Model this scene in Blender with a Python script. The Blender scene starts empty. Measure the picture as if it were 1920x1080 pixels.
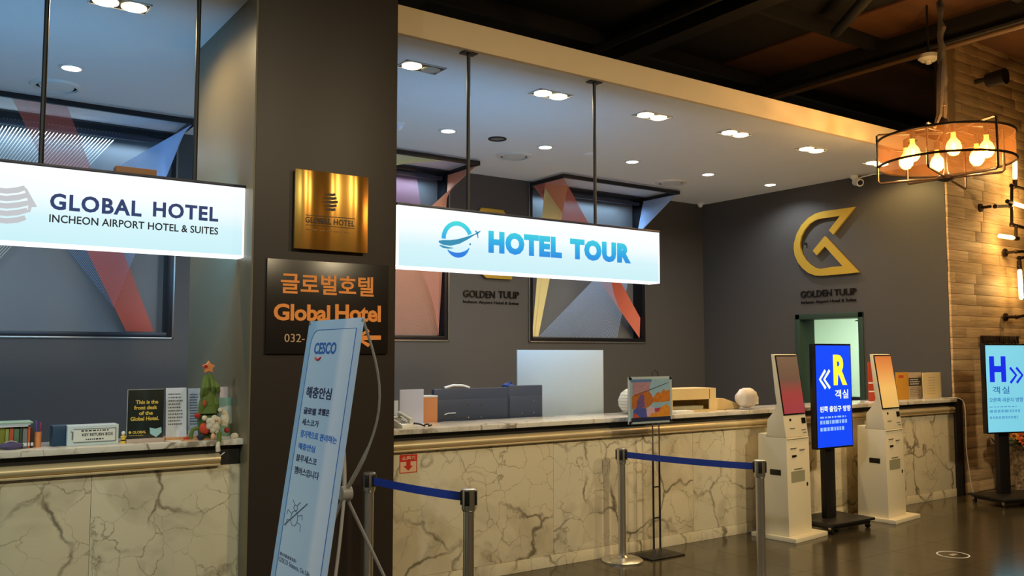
import bpy, bmesh, math, random
import numpy as np
from mathutils import Vector, Matrix
random.seed(7)
S = bpy.context.scene
COL = S.collection
# ------------------------------------------------------------------ camera
F, H = 1650.0, 1.65
PITCH = math.atan(122 / F)
YAW = math.pi / 2 - math.atan2(2373, math.hypot(F, 122))
cam = bpy.data.objects.new('camera', bpy.data.cameras.new('camera'))
COL.objects.link(cam)
cam.data.sensor_width = 36; cam.data.lens = F / 1920 * 36
cam.data.clip_start = .05; cam.data.clip_end = 100
cam.location = (0, 0, H); cam.rotation_euler = (math.pi / 2 + PITCH, 0, -YAW)
S.camera = cam
# ------------------------------------------------------------------ world, exposure
w = bpy.data.worlds.new('World'); S.world = w; w.use_nodes = True
w.node_tree.nodes['Background'].inputs[0].default_value = (1.0, .78, .52, 1)
w.node_tree.nodes['Background'].inputs[1].default_value = .10
S.view_settings.view_transform = 'Standard'; S.view_settings.look = 'None'
S.view_settings.exposure = 0.0; S.view_settings.gamma = 1
S.view_settings.use_curve_mapping = False


def light(name, kind, loc, power, col, aim=None, size=.1, cone=120, blend=.6, parent=None, sy=None):
    l = bpy.data.lights.new(name, kind); l.energy = power; l.color = col
    if kind == 'SPOT':
        l.spot_size = math.radians(cone); l.spot_blend = blend; l.shadow_soft_size = size
    elif kind == 'AREA':
        l.size = size
        if sy: l.shape = 'RECTANGLE'; l.size_y = sy
    else:
        l.shadow_soft_size = size
    o = bpy.data.objects.new(name, l); COL.objects.link(o); o.location = loc
    if aim is not None:
        o.rotation_euler = Vector(aim).to_track_quat('-Z', 'Y').to_euler()
    if parent: o.parent = parent
    return o


WARM = (1.0, .80, .49); WHITE = (.86, .93, 1.0); COOL = (.45, .70, 1.0)
# unseen row of spots added over the guests' side to light the counters
for x, p, c in ((-1.5, 440, (.78, 1, .82)), (2.2, 360, WARM), (5.2, 620, WARM), (8.2, 600, WARM)):
    light('hall_fill_spot', 'SPOT', (x, -.8, 4.8), p, c, (0, 6.3, -3.7), .25, 80, 1.0)
light('hall_fill_spot', 'SPOT', (-3.6, 2.4, 4.6), 470, (.84, .94, 1), (5.2, 1.4, -3.4), .25, 70, 1.0)  # unseen cool fill, added from the left to brighten the banner
for x in (-2, 3, 8):
    light('hall_fill_downlight', 'SPOT', (x, -2.6, 5.4), 160, WARM, (0, -.5, -1), .15, 120, .8)  # unseen fill, added to light the hall walls behind the camera

# ------------------------------------------------------------------ pixel helpers
_fw = np.array([math.sin(YAW) * math.cos(PITCH), math.cos(YAW) * math.cos(PITCH), math.sin(PITCH)])
_rt = np.array([math.cos(YAW), -math.sin(YAW), 0]); _up = np.cross(_rt, _fw); _C = np.array([0, 0, H])
def ray(x, y): return _fw * F + _rt * (x - 960) + _up * (540 - y)
def onz(x, y, z): d = ray(x, y); return Vector(_C + d * (z - H) / d[2])
def ony(x, y, Y): d = ray(x, y); return Vector(_C + d * Y / d[1])
def onx(x, y, X): d = ray(x, y); return Vector(_C + d * X / d[0])

# ------------------------------------------------------------------ materials
def lin(c):
    return tuple(((v / 255) / 12.92 if v / 255 <= .04045 else ((v / 255 + .055) / 1.055) ** 2.4) for v in c)


_mats = {}
def M(name, rgb, rough=.5, metal=0, noise=.08, nscale=6, emit=None, estr=0, bump=0, alpha=1, spec=None, coat=0):
    if name in _mats: return _mats[name]
    m = bpy.data.materials.new(name); m.use_nodes = True
    nt = m.node_tree; b = nt.nodes['Principled BSDF']
    col = (*lin(rgb), 1)
    if noise or bump:
        tc = nt.nodes.new('ShaderNodeTexCoord'); n = nt.nodes.new('ShaderNodeTexNoise')
        n.inputs['Scale'].default_value = nscale; n.inputs['Detail'].default_value = 5
        nt.links.new(tc.outputs['Object'], n.inputs['Vector'])
        mx = nt.nodes.new('ShaderNodeMix'); mx.data_type = 'RGBA'
        mx.inputs['A'].default_value = tuple(c * (1 - noise) for c in col[:3]) + (1,)
        mx.inputs['B'].default_value = tuple(min(1, c * (1 + noise)) for c in col[:3]) + (1,)
        nt.links.new(n.outputs['Fac'], mx.inputs['Factor'])
        nt.links.new(mx.outputs['Result'], b.inputs['Base Color'])
        if bump:
            bp = nt.nodes.new('ShaderNodeBump'); bp.inputs['Strength'].default_value = bump
            bp.inputs['Distance'].default_value = .01
            nt.links.new(n.outputs['Fac'], bp.inputs['Height']); nt.links.new(bp.outputs['Normal'], b.inputs['Normal'])
    else:
        b.inputs['Base Color'].default_value = col
    b.inputs['Roughness'].default_value = rough; b.inputs['Metallic'].default_value = metal
    b.inputs['Alpha'].default_value = alpha
    if spec is not None: b.inputs['Specular IOR Level'].default_value = spec
    if coat: b.inputs['Coat Weight'].default_value = coat
    if emit:
        b.inputs['Emission Color'].default_value = (*lin(emit), 1)
        b.inputs['Emission Strength'].default_value = estr
    _mats[name] = m
    return m


def gradient_emit(name, axis, lo, hi, stops, strength, base=(240, 245, 248), link=True):
    """backlit printed film: colour stops along a local axis"""
    if name in _mats: return _mats[name]
    m = M(name, base, .35, noise=0); nt = m.node_tree; b = nt.nodes['Principled BSDF']
    tc = nt.nodes.new('ShaderNodeTexCoord'); sp = nt.nodes.new('ShaderNodeSeparateXYZ')
    mr = nt.nodes.new('ShaderNodeMapRange'); cr = nt.nodes.new('ShaderNodeValToRGB')
    nt.links.new(tc.outputs['Object'], sp.inputs[0]); nt.links.new(sp.outputs[axis], mr.inputs[0])
    mr.inputs[1].default_value = lo; mr.inputs[2].default_value = hi
    nt.links.new(mr.outputs[0], cr.inputs[0])
    e = cr.color_ramp.elements
    while len(e) < len(stops): e.new(.5)
    for k, (p, c) in enumerate(stops):
        e[k].position = p; e[k].color = (*lin(c), 1)
    nt.links.new(cr.outputs[0], b.inputs['Emission Color'])
    if link: nt.links.new(cr.outputs[0], b.inputs['Base Color'])
    b.inputs['Emission Strength'].default_value = strength
    return m


def marble(name, base, vein, rough=.18, scale=1.0, seed=0.0):
    m = bpy.data.materials.new(name); m.use_nodes = True; nt = m.node_tree; b = nt.nodes['Principled BSDF']
    N = nt.nodes.new; L = nt.links.new
    geo = N('ShaderNodeNewGeometry'); oi = N('ShaderNodeObjectInfo')
    mp = N('ShaderNodeVectorMath'); mp.operation = 'MULTIPLY_ADD'
    cmb = N('ShaderNodeCombineXYZ')
    ml = N('ShaderNodeMath'); ml.operation = 'MULTIPLY'; ml.inputs[1].default_value = 13.7
    L(oi.outputs['Random'], ml.inputs[0])
    for k in range(3): L(ml.outputs[0], cmb.inputs[k])
    mp.inputs[1].default_value = (scale,) * 3
    L(geo.outputs['Position'], mp.inputs[0]); L(cmb.outputs[0], mp.inputs[2])
    dn = N('ShaderNodeTexNoise'); dn.inputs['Scale'].default_value = 2.2; dn.inputs['Detail'].default_value = 6
    L(mp.outputs[0], dn.inputs['Vector'])
    dv = N('ShaderNodeVectorMath'); dv.operation = 'MULTIPLY_ADD'; dv.inputs[1].default_value = (.55,) * 3
    L(dn.outputs['Color'], dv.inputs[0]); L(mp.outputs[0], dv.inputs[2])
    def vein_layer(sc, w0, w1, src):
        v = N('ShaderNodeTexVoronoi'); v.feature = 'DISTANCE_TO_EDGE'; v.inputs['Scale'].default_value = sc
        L(src, v.inputs['Vector'])
        r = N('ShaderNodeMapRange'); r.inputs[1].default_value = w0; r.inputs[2].default_value = w1
        r.inputs[3].default_value = 1; r.inputs[4].default_value = 0
        L(v.outputs['Distance'], r.inputs[0]); return r.outputs[0]
    a = vein_layer(1.1, .002, .03, dv.outputs[0])
    c = vein_layer(3.4, .001, .022, dv.outputs[0])
    # broken veins: masked by noise
    mk = N('ShaderNodeTexNoise'); mk.inputs['Scale'].default_value = 1.7; mk.inputs['Detail'].default_value = 3
    L(dv.outputs[0], mk.inputs['Vector'])
    mr = N('ShaderNodeMapRange'); mr.inputs[1].default_value = .40; mr.inputs[2].default_value = .62
    L(mk.outputs['Fac'], mr.inputs[0])
    m1 = N('ShaderNodeMath'); m1.operation = 'MULTIPLY'; L(a, m1.inputs[0]); L(mr.outputs[0], m1.inputs[1])
    mr2 = N('ShaderNodeMapRange'); mr2.inputs[1].default_value = .62; mr2.inputs[2].default_value = .38
    L(mk.outputs['Fac'], mr2.inputs[0])
    m2 = N('ShaderNodeMath'); m2.operation = 'MULTIPLY'; L(c, m2.inputs[0]); L(mr2.outputs[0], m2.inputs[1])
    ad = N('ShaderNodeMath'); ad.operation = 'MULTIPLY_ADD'; ad.inputs[1].default_value = .6
    L(m2.outputs[0], ad.inputs[0]); L(m1.outputs[0], ad.inputs[2])
    # soft clouds
    cl = N('ShaderNodeTexNoise'); cl.inputs['Scale'].default_value = 1.1; cl.inputs['Detail'].default_value = 7
    cl.inputs['Distortion'].default_value = 1.2
    L(mp.outputs[0], cl.inputs['Vector'])
    cr = N('ShaderNodeMapRange'); cr.inputs[1].default_value = .52; cr.inputs[2].default_value = .75
    cr.inputs[4].default_value = .7
    L(cl.outputs['Fac'], cr.inputs[0])
    mx = N('ShaderNodeMix'); mx.data_type = 'RGBA'
    mx.inputs['A'].default_value = (*lin(base), 1)
    mx.inputs['B'].default_value = (*lin(tuple((p + q) / 2 for p, q in zip(base, vein))), 1)
    L(cr.outputs[0], mx.inputs['Factor'])
    my = N('ShaderNodeMix'); my.data_type = 'RGBA'; my.inputs['B'].default_value = (*lin(vein), 1)
    cp = N('ShaderNodeMath'); cp.operation = 'MINIMUM'; cp.inputs[1].default_value = .8
    L(ad.outputs[0], cp.inputs[0]); L(cp.outputs[0], my.inputs['Factor']); L(mx.outputs['Result'], my.inputs['A'])
    L(my.outputs['Result'], b.inputs['Base Color']); b.inputs['Roughness'].default_value = rough
    return m


def wood(name, c0, c1, rough=.6, scale=3.0):
    m = bpy.data.materials.new(name); m.use_nodes = True; nt = m.node_tree; b = nt.nodes['Principled BSDF']
    N = nt.nodes.new; L = nt.links.new
    tc = N('ShaderNodeTexCoord'); oi = N('ShaderNodeObjectInfo')
    mp = N('ShaderNodeMapping'); mp.inputs['Scale'].default_value = (.6 * scale, scale * 2, 9 * scale)
    L(tc.outputs['Object'], mp.inputs[0])
    n = N('ShaderNodeTexNoise'); n.noise_dimensions = '4D'; n.inputs['Scale'].default_value = 1.6
    n.inputs['Detail'].default_value = 8; n.inputs['Distortion'].default_value = .7
    ml = N('ShaderNodeMath'); ml.operation = 'MULTIPLY'; ml.inputs[1].default_value = 40; L(oi.outputs['Random'], ml.inputs[0])
    L(ml.outputs[0], n.inputs['W']); L(mp.outputs[0], n.inputs['Vector'])
    r = N('ShaderNodeValToRGB'); r.color_ramp.elements[0].position = .3; r.color_ramp.elements[1].position = .7
    r.color_ramp.elements[0].color = (*lin(c0), 1); r.color_ramp.elements[1].color = (*lin(c1), 1)
    L(n.outputs['Fac'], r.inputs[0])
    hv = N('ShaderNodeHueSaturation'); mr = N('ShaderNodeMapRange'); mr.inputs[3].default_value = .86; mr.inputs[4].default_value = 1.1
    L(oi.outputs['Random'], mr.inputs[0]); L(mr.outputs[0], hv.inputs['Value']); L(r.outputs[0], hv.inputs['Color'])
    L(hv.outputs[0], b.inputs['Base Color']); b.inputs['Roughness'].default_value = rough
    bp = N('ShaderNodeBump'); bp.inputs['Strength'].default_value = .25; bp.inputs['Distance'].default_value = .004
    L(n.outputs['Fac'], bp.inputs['Height']); L(bp.outputs[0], b.inputs['Normal'])
    return m


def sheer(name, rgb, opacity):
    """thin lit fabric / frosted plastic: part see-through, part translucent"""
    m = bpy.data.materials.new(name); m.use_nodes = True; nt = m.node_tree
    N = nt.nodes.new; L = nt.links.new; out = nt.nodes['Material Output']; nt.nodes.remove(nt.nodes['Principled BSDF'])
    d = N('ShaderNodeBsdfDiffuse'); t = N('ShaderNodeBsdfTranslucent'); p = N('ShaderNodeBsdfTransparent')
    n = N('ShaderNodeTexNoise'); n.inputs['Scale'].default_value = 60; tc = N('ShaderNodeTexCoord'); L(tc.outputs['Object'], n.inputs['Vector'])
    mc = N('ShaderNodeMix'); mc.data_type = 'RGBA'; c = lin(rgb)
    mc.inputs['A'].default_value = tuple(v * .85 for v in c) + (1,); mc.inputs['B'].default_value = (*c, 1)
    L(n.outputs['Fac'], mc.inputs['Factor'])
    for q in (d, t): L(mc.outputs['Result'], q.inputs['Color'])
    a = N('ShaderNodeMixShader'); a.inputs[0].default_value = .5; L(d.outputs[0], a.inputs[1]); L(t.outputs[0], a.inputs[2])
    e = N('ShaderNodeMixShader'); e.inputs[0].default_value = opacity
    L(p.outputs[0], e.inputs[1]); L(a.outputs[0], e.inputs[2]); L(e.outputs[0], out.inputs[0])
    return m


def glassy(name, rgb=(248, 250, 250), opacity=.06):
    m = bpy.data.materials.new(name); m.use_nodes = True; nt = m.node_tree
    N = nt.nodes.new; L = nt.links.new; out = nt.nodes['Material Output']; nt.nodes.remove(nt.nodes['Principled BSDF'])
    p = N('ShaderNodeBsdfTransparent'); g = N('ShaderNodeBsdfGlossy'); g.inputs['Roughness'].default_value = .05
    p.inputs[0].default_value = (*lin(rgb), 1)
    ad = N('ShaderNodeValue'); ad.outputs[0].default_value = opacity
    e = N('ShaderNodeMixShader'); L(ad.outputs[0], e.inputs[0]); L(p.outputs[0], e.inputs[1]); L(g.outputs[0], e.inputs[2])
    L(e.outputs[0], out.inputs[0]); return m


# ------------------------------------------------------------------ mesh builder
class MB:
    def __init__(s): s.v = []; s.f = []
    def add(s, vs, fs):
        k = len(s.v); s.v += [tuple(p) for p in vs]; s.f += [tuple(i + k for i in f) for f in fs]; return s
    def box(s, x0, x1, y0, y1, z0, z1):
        return s.add([(x0, y0, z0), (x1, y0, z0), (x1, y1, z0), (x0, y1, z0), (x0, y0, z1), (x1, y0, z1), (x1, y1, z1), (x0, y1, z1)],
                     [(3, 2, 1, 0), (4, 5, 6, 7), (0, 1, 5, 4), (1, 2, 6, 5), (2, 3, 7, 6), (3, 0, 4, 7)])
    def hexa(s, b, t):
        return s.add(list(b) + list(t), [(3, 2, 1, 0), (4, 5, 6, 7), (0, 1, 5, 4), (1, 2, 6, 5), (2, 3, 7, 6), (3, 0, 4, 7)])
    def prism(s, poly, vec):
        n = len(poly); vec = Vector(vec); P = [Vector(p) for p in poly]
        return s.add(P + [p + vec for p in P], [tuple(range(n))[::-1], tuple(range(n, 2 * n))] + [(i, (i + 1) % n, n + (i + 1) % n, n + i) for i in range(n)])
    def cyl(s, p0, p1, r0, r1=None, n=16):
        r1 = r0 if r1 is None else r1; p0 = Vector(p0); p1 = Vector(p1); d = (p1 - p0).normalized()
        a = d.orthogonal().normalized(); b = d.cross(a)
        R = [[p + (a * math.cos(2 * math.pi * i / n) + b * math.sin(2 * math.pi * i / n)) * r for i in range(n)] for p, r in ((p0, r0), (p1, r1))]
        return s.add(R[0] + R[1], [tuple(range(n))[::-1], tuple(range(n, 2 * n))] + [(i, (i + 1) % n, n + (i + 1) % n, n + i) for i in range(n)])
    def tube(s, pts, r, n=8, flat=None):
        P = [Vector(p) for p in pts]; vs = []; fs = []; a = None
        for k, p in enumerate(P):
            d = (P[min(k + 1, len(P) - 1)] - P[max(k - 1, 0)]).normalized()
            a = d.orthogonal().normalized() if a is None else (a - d * a.dot(d)).normalized()
            b = d.cross(a); rr = r[k] if isinstance(r, (list, tuple)) else r
            vs += [p + (a * math.cos(2 * math.pi * i / n) + b * math.sin(2 * math.pi * i / n)) * rr for i in range(n)]
        for k in range(len(P) - 1):
            fs += [(k * n + i, k * n + (i + 1) % n, (k + 1) * n + (i + 1) % n, (k + 1) * n + i) for i in range(n)]
        fs += [tuple(range(n))[::-1], tuple(range((len(P) - 1) * n, len(P) * n))]
        return s.add(vs, fs)
    def lathe(s, prof, c=(0, 0, 0), n=24, cap=True):
        vs = []; fs = []
        for r, z in prof:
            vs += [(c[0] + r * math.cos(2 * math.pi * i / n), c[1] + r * math.sin(2 * math.pi * i / n), c[2] + z) for i in range(n)]
        for k in range(len(prof) - 1):
            fs += [(k * n + i, k * n + (i + 1) % n, (k + 1) * n + (i + 1) % n, (k + 1) * n + i) for i in range(n)]
        if cap: fs += [tuple(range(n))[::-1], tuple(range((len(prof) - 1) * n, len(prof) * n))]
        return s.add(vs, fs)
    def ball(s, c, rx, ry=None, rz=None, n=14, m=9, lump=0):
        ry = ry or rx; rz = rz or rx; vs = []; fs = []
        for j in range(1, m):
            t = math.pi * j / m
            for i in range(n):
                p = 2 * math.pi * i / n; q = 1 + (random.random() - .5) * lump
                vs.append((c[0] + rx * q * math.sin(t) * math.cos(p), c[1] + ry * q * math.sin(t) * math.sin(p), c[2] + rz * q * math.cos(t)))
        vs += [(c[0], c[1], c[2] + rz), (c[0], c[1], c[2] - rz)]; T = len(vs) - 2; B = T + 1
        for j in range(m - 2):
            fs += [(j * n + i, (j + 1) * n + i, (j + 1) * n + (i + 1) % n, j * n + (i + 1) % n) for i in range(n)]
        fs += [(T, i, (i + 1) % n) for i in range(n)] + [(B, (m - 2) * n + (i + 1) % n, (m - 2) * n + i) for i in range(n)]
        return s.add(vs, fs)
    def bez(s, poly, vec): return s.prism(poly, vec)
    def build(s, name, mat, parent=None, bev=0, flat=False, loc=None, kind=None):
        me = bpy.data.meshes.new(name); me.from_pydata(s.v, [], s.f); me.update()
        bm = bmesh.new(); bm.from_mesh(me)
        bmesh.ops.recalc_face_normals(bm, faces=bm.faces)
        if bev:
            ed = [e for e in bm.edges if len(e.link_faces) == 2 and e.calc_face_angle(0) > .5]
            keep = set(bmesh.ops.bevel(bm, geom=ed, offset=bev, segments=2, affect='EDGES', profile=.6)['faces'])
            for fc_ in bm.faces: fc_.smooth = fc_ in keep
        ng = [f for f in bm.faces if len(f.verts) > 4]
        if ng: bmesh.ops.triangulate(bm, faces=ng)
        bm.to_mesh(me); bm.free()
        if not flat:
            if not bev:
                for p in me.polygons: p.use_smooth = True
            me.set_sharp_from_angle(angle=math.radians(38))
        me.materials.append(mat)
        o = bpy.data.objects.new(name, me); COL.objects.link(o)
        if parent: o.parent = parent
        if loc is not None: o.location = loc
        if kind: o['kind'] = kind
        return o


def box(*a): return MB().box(*a)
def tag(o, label, cat, group=None):
    o['label'] = label; o['category'] = cat
    if group: o['group'] = group
    return o
def thing(name, label, cat, loc=(0, 0, 0), rz=0, group=None):
    o = bpy.data.objects.new(name, None); COL.objects.link(o); o.empty_display_size = .1
    o.location = loc; o.rotation_euler = (0, 0, rz); return tag(o, label, cat, group)
def struct(o): o['kind'] = 'structure'; return o
def copy_tree(o, parent=None):
    c = o.copy(); COL.objects.link(c); c.parent = parent
    for ch in list(o.children): copy_tree(ch, c)
    return c
XZ = (Vector((1, 0, 0)), Vector((0, 0, 1)))       # face looking to -Y
NY = (Vector((0, -1, 0)), Vector((0, 0, 1)))      # face looking to -X


def text(name, s, mat, parent, O, w, h, UV=XZ, depth=.002, bold=0.0, shear=0, space=1.0):
    cu = bpy.data.curves.new(name, 'FONT'); cu.body = s; cu.size = 1; cu.extrude = .01; cu.offset = bold; cu.shear = shear
    cu.space_character = space; cu.resolution_u = 3
    t = bpy.data.objects.new(name, cu); COL.objects.link(t)
    dg = bpy.context.evaluated_depsgraph_get()
    me = bpy.data.meshes.new_from_object(t.evaluated_get(dg)); bpy.data.objects.remove(t); bpy.data.curves.remove(cu)
    n = len(me.vertices); co = np.empty(n * 3); me.vertices.foreach_get('co', co); co = co.reshape(-1, 3)
    lo = co.min(0); hi = co.max(0); U, V = UV; Nn = U.cross(V); O = Vector(O)
    k = (co - lo) / np.maximum(hi - lo, 1e-9)
    out = np.array(O)[None] + k[:, :1] * w * np.array(U)[None] + k[:, 1:2] * h * np.array(V)[None] + k[:, 2:] * depth * np.array(Nn)[None]
    me.vertices.foreach_set('co', out.ravel()); me.update(); me.name = name
    me.materials.clear(); me.materials.append(mat)
    o = bpy.data.objects.new(name, me); COL.objects.link(o)
    if parent: o.parent = parent
    if name.startswith('small_'): o['kind'] = 'stuff'
    return o


def px_text(name, s, mat, parent, p, quad, Y, depth=.002, bold=0, space=1.0, X=None):
    """quad: pixel x0, (y top, y bottom) at left, x1, (top,bottom) at right, on the plane Y (or X)"""
    x0, (t0, b0), x1, (t1, b1) = quad; f = (lambda a, b: ony(a, b, Y)) if X is None else (lambda a, b: onx(a, b, X))
    A = f(x0, b0); B = f(x1, b1); T = (f(x0, t0).z + f(x1, t1).z) / 2; zb = (A.z + B.z) / 2
    wd = (B.x - A.x) if X is None else (A.y - B.y)
    O = Vector((A.x, A.y, zb)) - Vector(p)
    return text(name, s, mat, parent, O, wd, T - zb, XZ if X is None else NY, depth, bold, space=space)


def bars(name, mat, parent, O, w, rows, pitch, h, UV=XZ, depth=.001, seed=1, gap=.3):
    """rows of fine print too small to read"""
    r = random.Random(seed); U, V = UV; Nn = U.cross(V); m = MB()
    for k in range(rows):
        x = 0; end = w * r.uniform(.8, 1)
        while x < end:
            l = min(r.uniform(.04, .12) * w, end - x)
            b = Vector(O) + U * x - V * (k * pitch)
            q = [b, b + U * l, b + U * l + V * h, b + V * h]
            m.add(q + [p + Nn * depth for p in q], [(4, 5, 6, 7), (0, 1, 5, 4), (1, 2, 6, 5), (2, 3, 7, 6), (3, 0, 4, 7)])
            x += l + w * .03 * (1 + gap)
    return m.build(name, mat, parent, flat=True, kind='stuff')


ORD = ['nearest', 'second', 'third', 'fourth', 'fifth', 'sixth', 'farthest']
# shared materials
wall_m = M('dark_taupe_paint', (70, 67, 64), .55, noise=.05, nscale=2, bump=.02)
col_m = M('column_brown_panel', (48, 39, 33), .45, noise=.05, nscale=1.5)
ceil_m = M('white_plaster', (222, 223, 222), .8, noise=.02)
fasc_m = M('cream_fascia_paint', (232, 206, 164), .7, noise=.03)
void_m = M('black_ceiling_paint', (22, 20, 18), .9, noise=.2)
black_m = M('black_powder_coat', (22, 20, 20), .45, noise=.1)
chrome = M('brushed_steel', (190, 186, 178), .22, 1, noise=.06, nscale=30)
dkiron = M('dark_bronze_iron', (58, 44, 34), .4, .8, noise=.2, nscale=20)
white_p = M('white_plastic', (225, 226, 224), .35, noise=.02)
paper = M('white_paper', (222, 224, 228), .7, noise=.02)
ink = M('dark_ink', (28, 30, 40), .6, noise=.05)
mar = marble('cream_marble', (218, 207, 178), (92, 80, 60), scale=1.5)
mar_top = marble('pale_marble_top', (226, 220, 208), (120, 104, 84), rough=.12, scale=1.6)
brass = M('brass_trim', (222, 202, 160), .42, .45, noise=.05)

# ================================================================== SETTING
YF, YB, XR, ZC = 5.53, 9.45, 10.2, 3.95
fm = M('floor_tile', (66, 59, 44), .16, noise=.16, nscale=1.3, spec=.5)
fl = struct(box(-6, 17, -5, 12, -.12, -.003).build('floor', M('floor_joint', (60, 52, 42), .5), flat=True))
me_t = None
for i in range(18):
    for j in range(8):
        x = 1.2 + i * .6; y = 5.52 - j * .6
        if me_t is None:
            t = box(-.2985, .2985, -.2985, .2985, -.01, 0).build('tile', fm, fl, flat=True); me_t = t.data
        else:
            t = bpy.data.objects.new('tile', me_t); COL.objects.link(t); t.parent = fl
        t.location = (x, y - .3, 0)
struct(box(-1.6, 10.2, 5.95, 9.45, -.003, .004).build('floor_desk', M('pale_bounce_floor', (206, 198, 184), .5), flat=True))  # unseen staff floor, made pale to bounce light up to the ceiling
hall_m = M('hall_beige_paint', (176, 158, 132), .7)
struct(box(-6, 17, -5.1, -5, 0, 5.6).build('wall_front', hall_m, flat=True))
struct(box(-6.1, -6, -5, 12, 0, 5.6).build('wall_left', hall_m, flat=True))
struct(box(17, 17.1, -5, 12, 0, 5.6).build('wall_far_right', hall_m, flat=True))
struct(box(-6, 17, -5, 12, 5.6, 5.75).build('ceiling_upper', void_m, flat=True))
struct(box(-3, XR, YF + .02, YB, ZC, ZC + .05).build('ceiling', ceil_m, flat=True))
struct(box(2.79, XR, YF, YF + .05, ZC - .004, 4.156).build('trim_1', fasc_m, bev=.004))
struct(box(-3, 1.8, YF, YF + .05, ZC - .004, 4.156).build('trim_2', fasc_m, bev=.004))
# back wall with three recesses for the string art
FR = [(.22, 2.31), (3.52, 5.61), (6.87, 8.955)]
FZ0, FZ1 = 1.81, 3.93
wb = MB(); xs = [-3] + [v for p in FR for v in p] + [XR]
for k in range(0, len(xs), 2): wb.box(xs[k], xs[k + 1], YB, YB + .3, 0, ZC)
for a, b in FR: wb.box(a, b, YB, YB + .3, 0, FZ0); wb.box(a, b, YB, YB + .3, FZ1, ZC); wb.box(a, b, YB + .2, YB + .3, FZ0, FZ1)
struct(wb.build('wall_back', wall_m, flat=True))
# right wall with doorway
DY0, DY1, DZ = 6.74, 7.72, 2.15
wr = MB().box(XR, XR + .3, YF + .055, DY0, 0, ZC + .2).box(XR, XR + .3, DY1, YB + .3, 0, ZC + .2).box(XR, XR + .3, DY0, DY1, DZ, ZC + .2)
struct(wr.build('wall_right', wall_m, flat=True))
gr_m = M('dark_green_frame', (44, 62, 50), .4)
d1 = bpy.data.objects.new('door_1', None); COL.objects.link(d1); struct(d1); d1.location = (XR, (DY0 + DY1) / 2, 0)
hw = (DY1 - DY0) / 2
m = MB(); fwid = .07
m.box(-.02, .31, hw - fwid + .03, hw + .03, 0, DZ + .03).box(-.02, .31, -hw - .03, -hw + fwid - .03, 0, DZ + .03).box(-.02, .31, -hw - .03, hw + .03, DZ - fwid + .03, DZ + .03)
m.build('door_frame', gr_m, d1, bev=.004)
box(.34, 1.12, -hw + .04, -hw + .08, .01, DZ - .05).build('door_leaf', gr_m, d1, bev=.003)
MB().cyl((.45, -hw + .10, 1.0), (.45, -hw + .16, 1.0), .012).cyl((.45, -hw + .16, 1.0), (.57, -hw + .16, 1.0), .011).build('door_handle', chrome, d1)
MB().box(.30, .36, -hw + .10, -hw + .16, DZ - .1, DZ - .06).tube([(.33, -hw + .13, DZ - .08), (.28, -hw + .28, DZ - .07), (.30, -hw + .12, DZ - .045)], .008).build('door_closer', black_m, d1)
# office beyond the doorway
mint = M('mint_white_paint', (206, 222, 204), .7, noise=.03)
struct(MB().box(XR + .3, 13.2, 5.95, 6.0, 0, 2.8).box(XR + .3, 13.2, 9.75, 9.8, 0, 2.8).box(13.2, 13.3, 5.95, 9.8, 0, 2.8).build('wall_office', mint, flat=True))
struct(box(XR + .3, 13.3, 5.95, 9.8, 2.8, 2.85).build('ceiling_office', ceil_m, flat=True))
ol = thing('office_ceiling_lamp', 'square white ceiling lamp inside the office behind the doorway', 'lamp', (11.7, 8.2, 2.8))
box(-.3, .3, -.3, .3, -.05, 0).build('frame', white_p, ol, bev=.006)
box(-.27, .27, -.27, .27, -.056, -.05).build('diffuser', M('lamp_diffuser', (240, 245, 235), .5, noise=0, emit=(235, 250, 230), estr=3), ol, flat=True)
light('lamp_light', 'AREA', (0, 0, -.08), 85, (.86, 1, .84), (0, 0, -1), .5, parent=ol)
# plank wall facing the lobby
pw = struct(box(XR + .31, 15, YF + .055, YF + .3, 0, 5.6).build('wall_plank', M('plank_gap', (38, 28, 20), .9), flat=True))
wd = wood('worn_plank', (172, 142, 106), (216, 184, 140))
PH = .131; r2 = random.Random(3); bank = {}
for j in range(43):
    x = XR + .002 - r2.random() * .5
    while x < 12.6:
        L = r2.choice((.45, .6, .75, .9)); x0 = max(x, XR + .002); x1 = x + L
        if x1 - x0 > .06:
            key = (round(x1 - x0, 3), r2.randint(0, 1))
            if key not in bank:
                bank[key] = box(-(x1 - x0) / 2 + .0015, (x1 - x0) / 2 - .0015, -.012 - .004 * key[1], .012, -PH / 2 + .0015, PH / 2 - .0015).build('plank', wd, pw, bev=.002)
                o = bank[key]
            else:
                o = bpy.data.objects.new('plank', bank[key].data); COL.objects.link(o); o.parent = pw
            o.location = ((x0 + x1) / 2, YF + .04, (j + .5) * PH)
        x = x1
struct(box(XR + .0, XR + .15, YF - .03, YF + .02, ZC + .21, 5.6).build('trim_3', M('tan_pillar_paint', (150, 122, 84), .7), flat=True))
# column between the two desks
cb = struct(box(1.80, 2.79, 5.40, 6.80, 0, 5.6).build('wall_column', col_m, bev=.004))
struct(box(1.788, 1.80, 5.402, 6.81, 0, ZC).build('wall_column_side', M('column_side_lit_tone', (112, 102, 78), .4, noise=.04), flat=True))  # added panel, paler than the column to stand in for downlight glow
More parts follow.
